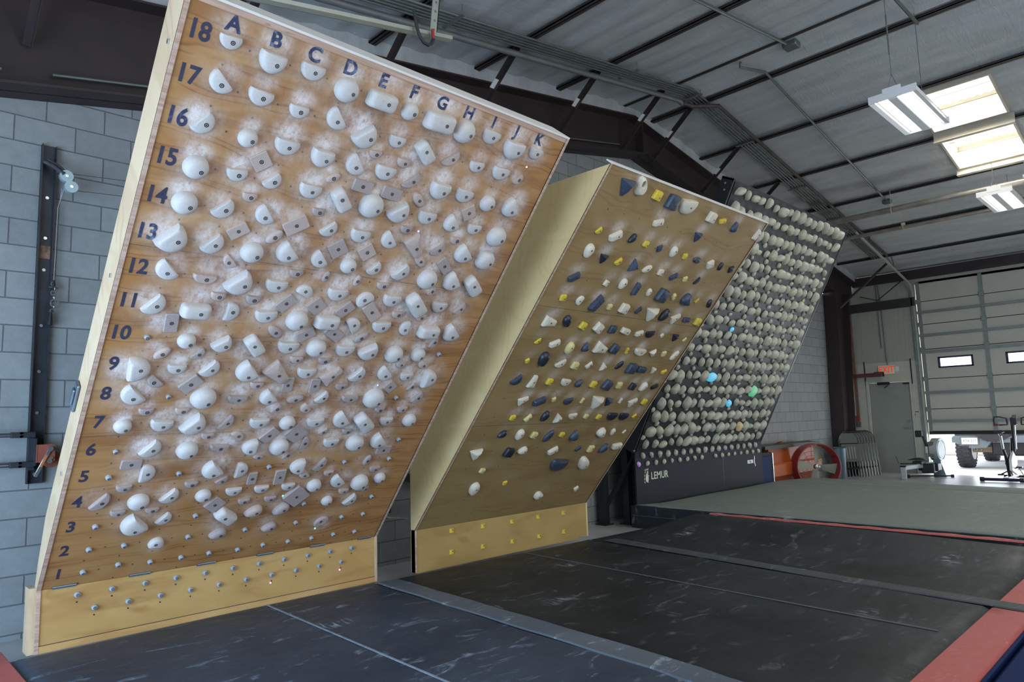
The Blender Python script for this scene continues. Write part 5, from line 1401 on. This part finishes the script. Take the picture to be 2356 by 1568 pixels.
# folding chairs leaning on the wall
M_ch = mat('grey_chair_steel', (.05, .053, .05), .35, .5, .1, 8); M_chs = mat('pale_chair_seat', (.11, .12, .105), .45, .1, .08, 8)
def folding_chair(loc, rz, lean):
    r = bpy.data.objects.new('folding_chair', None); COL.objects.link(r); r.location = loc; r.rotation_euler = (0, lean, rz); OFF[r.name] = Vector((0, 0, 0))
    W2 = .22
    b = MB(); b.tube([(0, -W2, 0), (0, -W2, .78)]+[(0, -W2*math.cos(a), .78+.22*math.sin(a)) for a in np.linspace(.2, PI-.2, 9)]+[(0, W2, .78), (0, W2, 0)], .0125, 8); b.build('front_frame', M_ch, r)
    b = MB(); b.tube([(.045, -W2+.03, .0), (.03, -W2+.03, .70)], .011, 8); b.tube([(.045, W2-.03, .0), (.03, W2-.03, .70)], .011, 8); b.tube([(.045, -W2+.03, .18), (.045, W2-.03, .18)], .008, 6); b.build('rear_frame', M_ch, r)
    b = MB(); b.prism([(-.008, -W2+.02, .74), (-.008, W2-.02, .74), (-.008, W2-.03, .90), (-.008, W2*.6, .96), (-.008, -W2*.6, .96), (-.008, -W2+.03, .90)], (.012, 0, 0)); b.build('backrest', M_chs, r)
    b = MB(); b.box((-.035, -W2+.02, .33), (-.018, W2-.02, .72), .006)
    st = b.build('seat', M_chs, r)
    b = MB()
    for y in (-.09, -.03, .03, .09): b.box((-.040, y-.012, .40), (-.034, y+.012, .66), .002)
    b.build('seat_slat', mat('light_seat_stripe', (.30, .31, .28), .4, .1, .1, 6), st)
    b = MB(); b.tube([(.0, -W2, .20), (.0, W2, .20)], .008, 6); b.build('stretcher', M_ch, r)
    return r
def copy_tree(o, parent=None):
    c = o.copy(); COL.objects.link(c); c.parent = parent
    for ch in list(o.children): copy_tree(ch, c)
    return c
c0 = None
CH = ['rightmost, with its striped seat showing', 'second from the right', 'third from the right', 'fourth from the right', 'third from the left', 'second from the left', 'leftmost, its rounded back frame showing']
for i, n_ in enumerate(CH):
    if c0 is None: c0 = folding_chair((16, .6, 0), 0, 0); o = c0
    else: o = copy_tree(c0)
    o.location = (15.80-.11*i, .44+.022*i, .0); o.rotation_euler = (0, math.radians(8), math.radians(48))
    tag(o, 'grey folding chair leaning in the corner, %s' % n_, 'folding chair', 'folding chairs in the far corner')

# rowing machine
t = thing('rowing_machine', (15.6, -.7, 0), 'rowing machine with a round flywheel housing in front of the roll-up door opening', 'exercise machine')
M_rg = mat('rower_light_grey', (.42, .47, .47), .4, .1, .05, 8); M_rb = mat('rower_black', (.012, .018, .018), .5, 0, .1, 8)
fc = Vector((16.02, -.86, .57)); fa = Vector((-.10, -1, 0)).normalized()
b = MB(); b.disc(fc-fa*.07, fa, .24, .14, 40); b.torus(fc+fa*.07, fa, .225, .018, 40, 8); b.build('flywheel_housing', M_rg, t)
b = MB(); b.disc(fc+fa*.071, fa, .19, .012, 36); b.build('flywheel_grille', M_gdark, t)
b = MB(); b.box((15.80, -.85, .42), (15.86, -.74, .74), .01); b.build('vent_panel', M_gdark, t)
b = MB(); b.prism([(15.95, -.78, .40), (15.95, -.90, .40), (15.98, -1.0, 0), (15.98, -.76, 0)], (.06, 0, 0)); b.build('front_leg', mat('rower_blue_grey', (.18, .27, .31), .4, .1, .05, 8), t)
b = MB(); b.tube([(15.9, -.80, .36), (15.86, -.72, .60), (15.83, -.66, .86)], [.03, .028, .024], 10); ma = b.build('monitor_arm', M_rb, t)
b = MB(); b.box((15.76, -.66, .84), (15.84, -.53, .98), .012); b.build('monitor', M_rb, t)
b = MB(); b.box((15.815, -.735, .50), (15.825, -.69, .64), .004); b.build('paper_label', M_tag, ma)
b = MB(); d0 = Vector((14.98, -.46, .23)); d1 = Vector((15.85, -.80, .27)); dv = (d1-d0).normalized()
b.box((0, -.035, -.045), ((d1-d0).length, .035, .045), .01, M=frame(d0, dv, Vector((0, 0, 1)).cross(dv), (0, 0, 1))); b.build('monorail', M_rg, t)
b = MB(); b.box((14.97, -.52, 0), (15.03, -.42, .26), .01); b.build('rear_leg', M_rg, t)
b = MB(); b.box((14.965, -.525, .25), (15.035, -.415, .285), .008); b.build('rear_cap', M_rb, t)
b = MB(); b.prism([(15.45, -.80, .37), (15.45, -.42, .37), (15.45, -.50, .40), (15.45, -.60, .42), (15.45, -.72, .40)], (.18, 0, 0)); b.build('seat', M_rb, t)
b = MB(); b.box((15.42, -.70, .28), (15.72, -.52, .35), .015); b.box((15.5, -.90, .10), (15.8, -.66, .30), .02); b.build('carriage', M_rb, t)
for dy in (-.16, .14):
    b = MB(); b.box((15.62, -.75+dy-.04, .14), (15.9, -.75+dy+.04, .30), .015); b.build('foot_plate', M_rb, t)
b = MB(); b.tube([(15.55, -.42, .03), (15.9, -1.12, .03)], .014, 8); b.tube([(15.9, -1.10, .03), (15.92, -1.15, .03)], .03, 8); b.tube([(15.55, -.42, .03), (15.53, -.38, .03)], .03, 8); b.build('front_foot_bar', M_rb, t)
b = MB(); b.tube([(15.3, -.33, .30), (15.34, -.64, .31)], .013, 8); b.tube([(15.3, -.30, .3), (15.28, -.26, .46)], .005, 6); b.build('pull_handle', M_rb, t)

# spin bike
t = thing('spin_bike', (15.4, -2.15, 0), 'black and white spin bike with looped handlebars at the right edge', 'exercise bike')
M_bk = mat('bike_black', (.012, .012, .016), .45, 0, .1, 8); M_bw = mat('bike_white', (.72, .72, .74), .35, 0, .04, 8)
X0 = 15.2
b = MB(); b.tube([(X0, -1.80, .045), (X0, -2.44, .045)], .030, 10); b.build('rear_foot', mat('bike_navy_black', (.010, .012, .05), .45), t)
for y in (-1.80, -2.44):
    b = MB(); b.tube([(X0, y-.035, .045), (X0, y+.035, .045)], .044, 14); b.build('foot_cap', M_bk, t)
b = MB(); b.tube([(X0+.95, -1.98, .04), (X0+.95, -2.75, .04)], .028, 10); b.build('front_foot', M_bk, t)
b = MB(); b.box((X0, -2.24, .04), (X0+.95, -2.14, .09), .01); b.build('base_beam', M_bw, t)
fcx = Vector((X0+.70, -2.19, .32))
b = MB(); b.disc(fcx-Vector((0, .012, 0)), (0, 1, 0), .24, .024, 40); b.build('flywheel', M_bw, t)
b = MB(); b.torus(fcx, (0, 1, 0), .245, .014, 44, 8); b.build('flywheel_rim', mat('dark_red_rim', (.18, .02, .03), .4), t)
b = MB(); b.prism([(X0+.10, -2.29, .22), (X0+.55, -2.29, .10), (X0+.62, -2.29, .42), (X0+.34, -2.29, .55), (X0+.12, -2.29, .42)], (0, .045, 0)); b.build('chain_guard', M_bw, t)
b = MB(); b.tube([(X0+.30, -2.2, .09), (X0+.12, -2.2, .50), (X0+.02, -2.19, .62)], .03, 8); b.tube([(X0+.15, -2.2, .34), (X0+.75, -2.2, .58), (X0+.62, -2.24, .80)], .03, 8); b.build('frame', M_bk, t)
b = MB(); b.tube([(X0+.04, -2.19, .60), (X0-.02, -2.18, .88)], .02, 10); b.tube([(X0-.02, -2.18, .88), (X0+.02, -2.15, .92)], .016, 8); b.build('seat_post', M_bright, t)
b = MB(); V = []; F = []
for i, (dx, wd) in enumerate(((-.14, .085), (-.06, .09), (.02, .055), (.09, .03), (.15, .02))):
    for (s_, dz) in ((-1, 0), (-.6, .03), (.6, .03), (1, 0), (.5, -.025), (-.5, -.025)): V.append((X0+.02+dx, -2.17+wd*s_, .955+dz))
for i in range(4):
    for k in range(6): F.append((i*6+k, i*6+(k+1) % 6, (i+1)*6+(k+1) % 6, (i+1)*6+k))
F += [tuple(range(6))[::-1], tuple(range(24, 30))]
b.add(V, F, True); b.build('saddle', M_bk, t)
b = MB(); b.tube([(X0+.62, -2.26, .56), (X0+.58, -2.28, 1.18)], .026, 10); b.build('handlebar_post', M_bk, t)
b = MB(); b.tube([(X0+.60, -2.30, .60), (X0+.58, -2.32, 1.10)], .010, 8); b.build('steel_trim', M_bright, t); b = MB(); b.tube([(X0+.36, -2.32, .30), (X0+.30, -2.42, .12)], .009, 6); b.build('crank_arm', M_bright, t)
for s_ in (-1, 1):
    cx, cy = X0+.50, -2.33+.215*s_
    P = [(cx, cy-.10*s_, 1.10), (cx, cy-.09*s_, 1.20), (cx-.02, cy+.02*s_, 1.235), (cx-.04, cy+.10*s_, 1.235), (cx-.06, cy+.11*s_, 1.17), (cx-.06, cy+.105*s_, 1.09), (cx-.02, cy+.02*s_, 1.075), (cx, cy-.10*s_, 1.08), (cx, cy-.10*s_, 1.12)]
    b = MB(); b.tube(P, .016, 8); b.build('handlebar_loop', M_bk, t)
b = MB(); b.box((X0+.42, -2.08, 1.06), (X0+.50, -1.99, 1.10), .01); b.build('red_clip', mat('dark_red_plastic', (.20, .02, .025), .5), t); b = MB(); b.box((X0+.52, -2.36, 1.07), (X0+.60, -2.26, 1.22), .012); b.build('stem_head', M_bk, t)
b = MB(); b.box((X0+.50, -2.375, 1.20), (X0+.56, -2.30, 1.27), .01); b.build('console', M_gdark, t)
for (y, z) in ((-2.36, .27), (-2.05, .12)):
    b = MB(); b.tube([(X0+.34, -2.2, .2), (X0+.34, y, z)], .012, 8); b.box((X0+.28, y-.05, z-.02), (X0+.40, y+.05, z+.01), .008); b.build('pedal', M_bk, t)

# parked off-roader outside
XJ = 18.75
t = thing('car', (XJ+1.5, -1.6, 0), 'dark grey off-road car parked outside, seen through the gap below the roll-up door', 'car')
M_car = mat('slate_car_paint', (.10, .125, .15), .3, .2, .05, 4); M_tyre = mat('tyre_rubber', (.035, .035, .045), .8, 0, .15, 20)
b = MB(); b.prism([(XJ+.05, -.55, .72), (XJ+.05, -2.25, .72), (XJ+.05, -2.25, 1.25), (XJ+.10, -2.15, 1.85), (XJ+.10, -.65, 1.85), (XJ+.05, -.55, 1.25)], (3.9, 0, 0)); b.build('body', M_car, t)
b = MB(); b.prism([(XJ-.10, -.52, .60), (XJ-.10, -2.28, .60), (XJ-.10, -2.28, .72), (XJ-.07, -2.25, .76), (XJ-.07, -.55, .76), (XJ-.10, -.52, .72)], (.2, 0, 0))
b.prism([(XJ-.10, -.58, .60), (XJ-.10, -1.30, .60), (XJ-.10, -1.22, .48), (XJ-.10, -.74, .46)], (.18, 0, 0)); b.build('bumper', mat('grey_bumper', (.16, .19, .23), .45, .1, .06, 5), t)
b = MB(); b.box((XJ+.0, -2.2, .30), (XJ+.4, -1.30, .62), .03); b.build('exhaust_box', mat('car_black', (.012, .012, .02), .5), t)
b = MB(); b.tube([(XJ+.2, -.8, .40), (XJ+.2, -2.0, .40)], .045, 10); b.box((XJ+.15, -1.35, .42), (XJ+.25, -.95, .50), .01); b.build('axle', mat('tan_underbody', (.30, .21, .14), .7), t)
for (y, x) in ((-.72, XJ+.28), (-2.10, XJ+.28), (-.72, XJ+2.9), (-2.10, XJ+2.9)):
    b = MB(); V = []
    b.tube([(x, y-.15, .40), (x, y-.12, .40), (x, y+.12, .40), (x, y+.15, .40)], [.33, .40, .40, .33], 40)
    for k in range(26):
        a = 2*PI*k/26
        M_ = frame((x+.40*math.cos(a), y, .40+.40*math.sin(a)), (math.cos(a), 0, math.sin(a)), (0, 1, 0), (-math.sin(a), 0, math.cos(a)))
        b.box((-.012, -.14, -.025), (.012, -.01, .025), M=M_); b.box((-.012, .02, -.005), (.012, .14, .045), M=M_)
    w_ = b.build('wheel', M_tyre, t)
    b = MB(); b.disc((x, y-(.152 if y > -1 else -.152), .40), (0, -1 if y > -1 else 1, 0), .22, .012, 28); b.build('rim', M_bw, w_)
b = MB(); V = []; b.tube([(XJ-.18, -1.38, 1.02), (XJ-.16, -1.38, 1.02), (XJ+.02, -1.38, 1.02), (XJ+.05, -1.38, 1.02)], [.34, .40, .40, .34], 48)
for k in range(30):
    a = 2*PI*k/30; M_ = frame((XJ-.07, -1.38+.40*math.cos(a), 1.02+.40*math.sin(a)), (1, 0, 0), (0, math.cos(a), math.sin(a)), (0, -math.sin(a), math.cos(a)))
    b.box((-.09, -.01, -.02), (.09, .012, .02), M=M_)
w_ = b.build('spare_wheel', M_tyre, t)
b = MB(); b.disc((XJ-.185, -1.38, 1.02), (-1, 0, 0), .22, .012, 36); b.build('rim', M_bw, w_)
b = MB(); b.box((XJ-.12, -1.08, .545), (XJ-.10, -.70, .735), .008); b.build('plate_holder', M_gdark, t)
b = MB(); b.box((XJ-.128, -1.055, .56), (XJ-.118, -.725, .715), .006); pl = b.build('number_plate', M_white, t)
lettering('plate_text', 'KTA 217', .085, frame((XJ-.1285, -.89, .64), (0, -1, 0), (0, 0, 1), (-1, 0, 0)), mat('plate_ink', (.22, .25, .35), .6), pl, .001, 1.0, .85)
b = MB(); b.box((XJ-.02, -.66, .80), (XJ+.05, -.57, 1.12), .01); b.build('tail_light', mat('lamp_red', (.45, .05, .05), .3), t)
b = MB(); b.torus((XJ-.10, -1.0, .44), (1, 0, 0), .03, .009, 14, 6); b.torus((XJ-.10, -1.12, .42), (0, 1, 0), .028, .009, 14, 6); b.build('tow_hook', M_gdark, t)
b = MB(); b.box((24, -14, 0), (24.3, 6, .5)); tag(b.build('kerb_wall', mat('pale_red_wall', (.60, .45, .42), .8)), 'low pale wall far outside beyond the parked car', 'wall')
b = MB(); b.tube([(20.5, 1.2, 0), (20.5, 1.2, 1.0)], .12, 12)
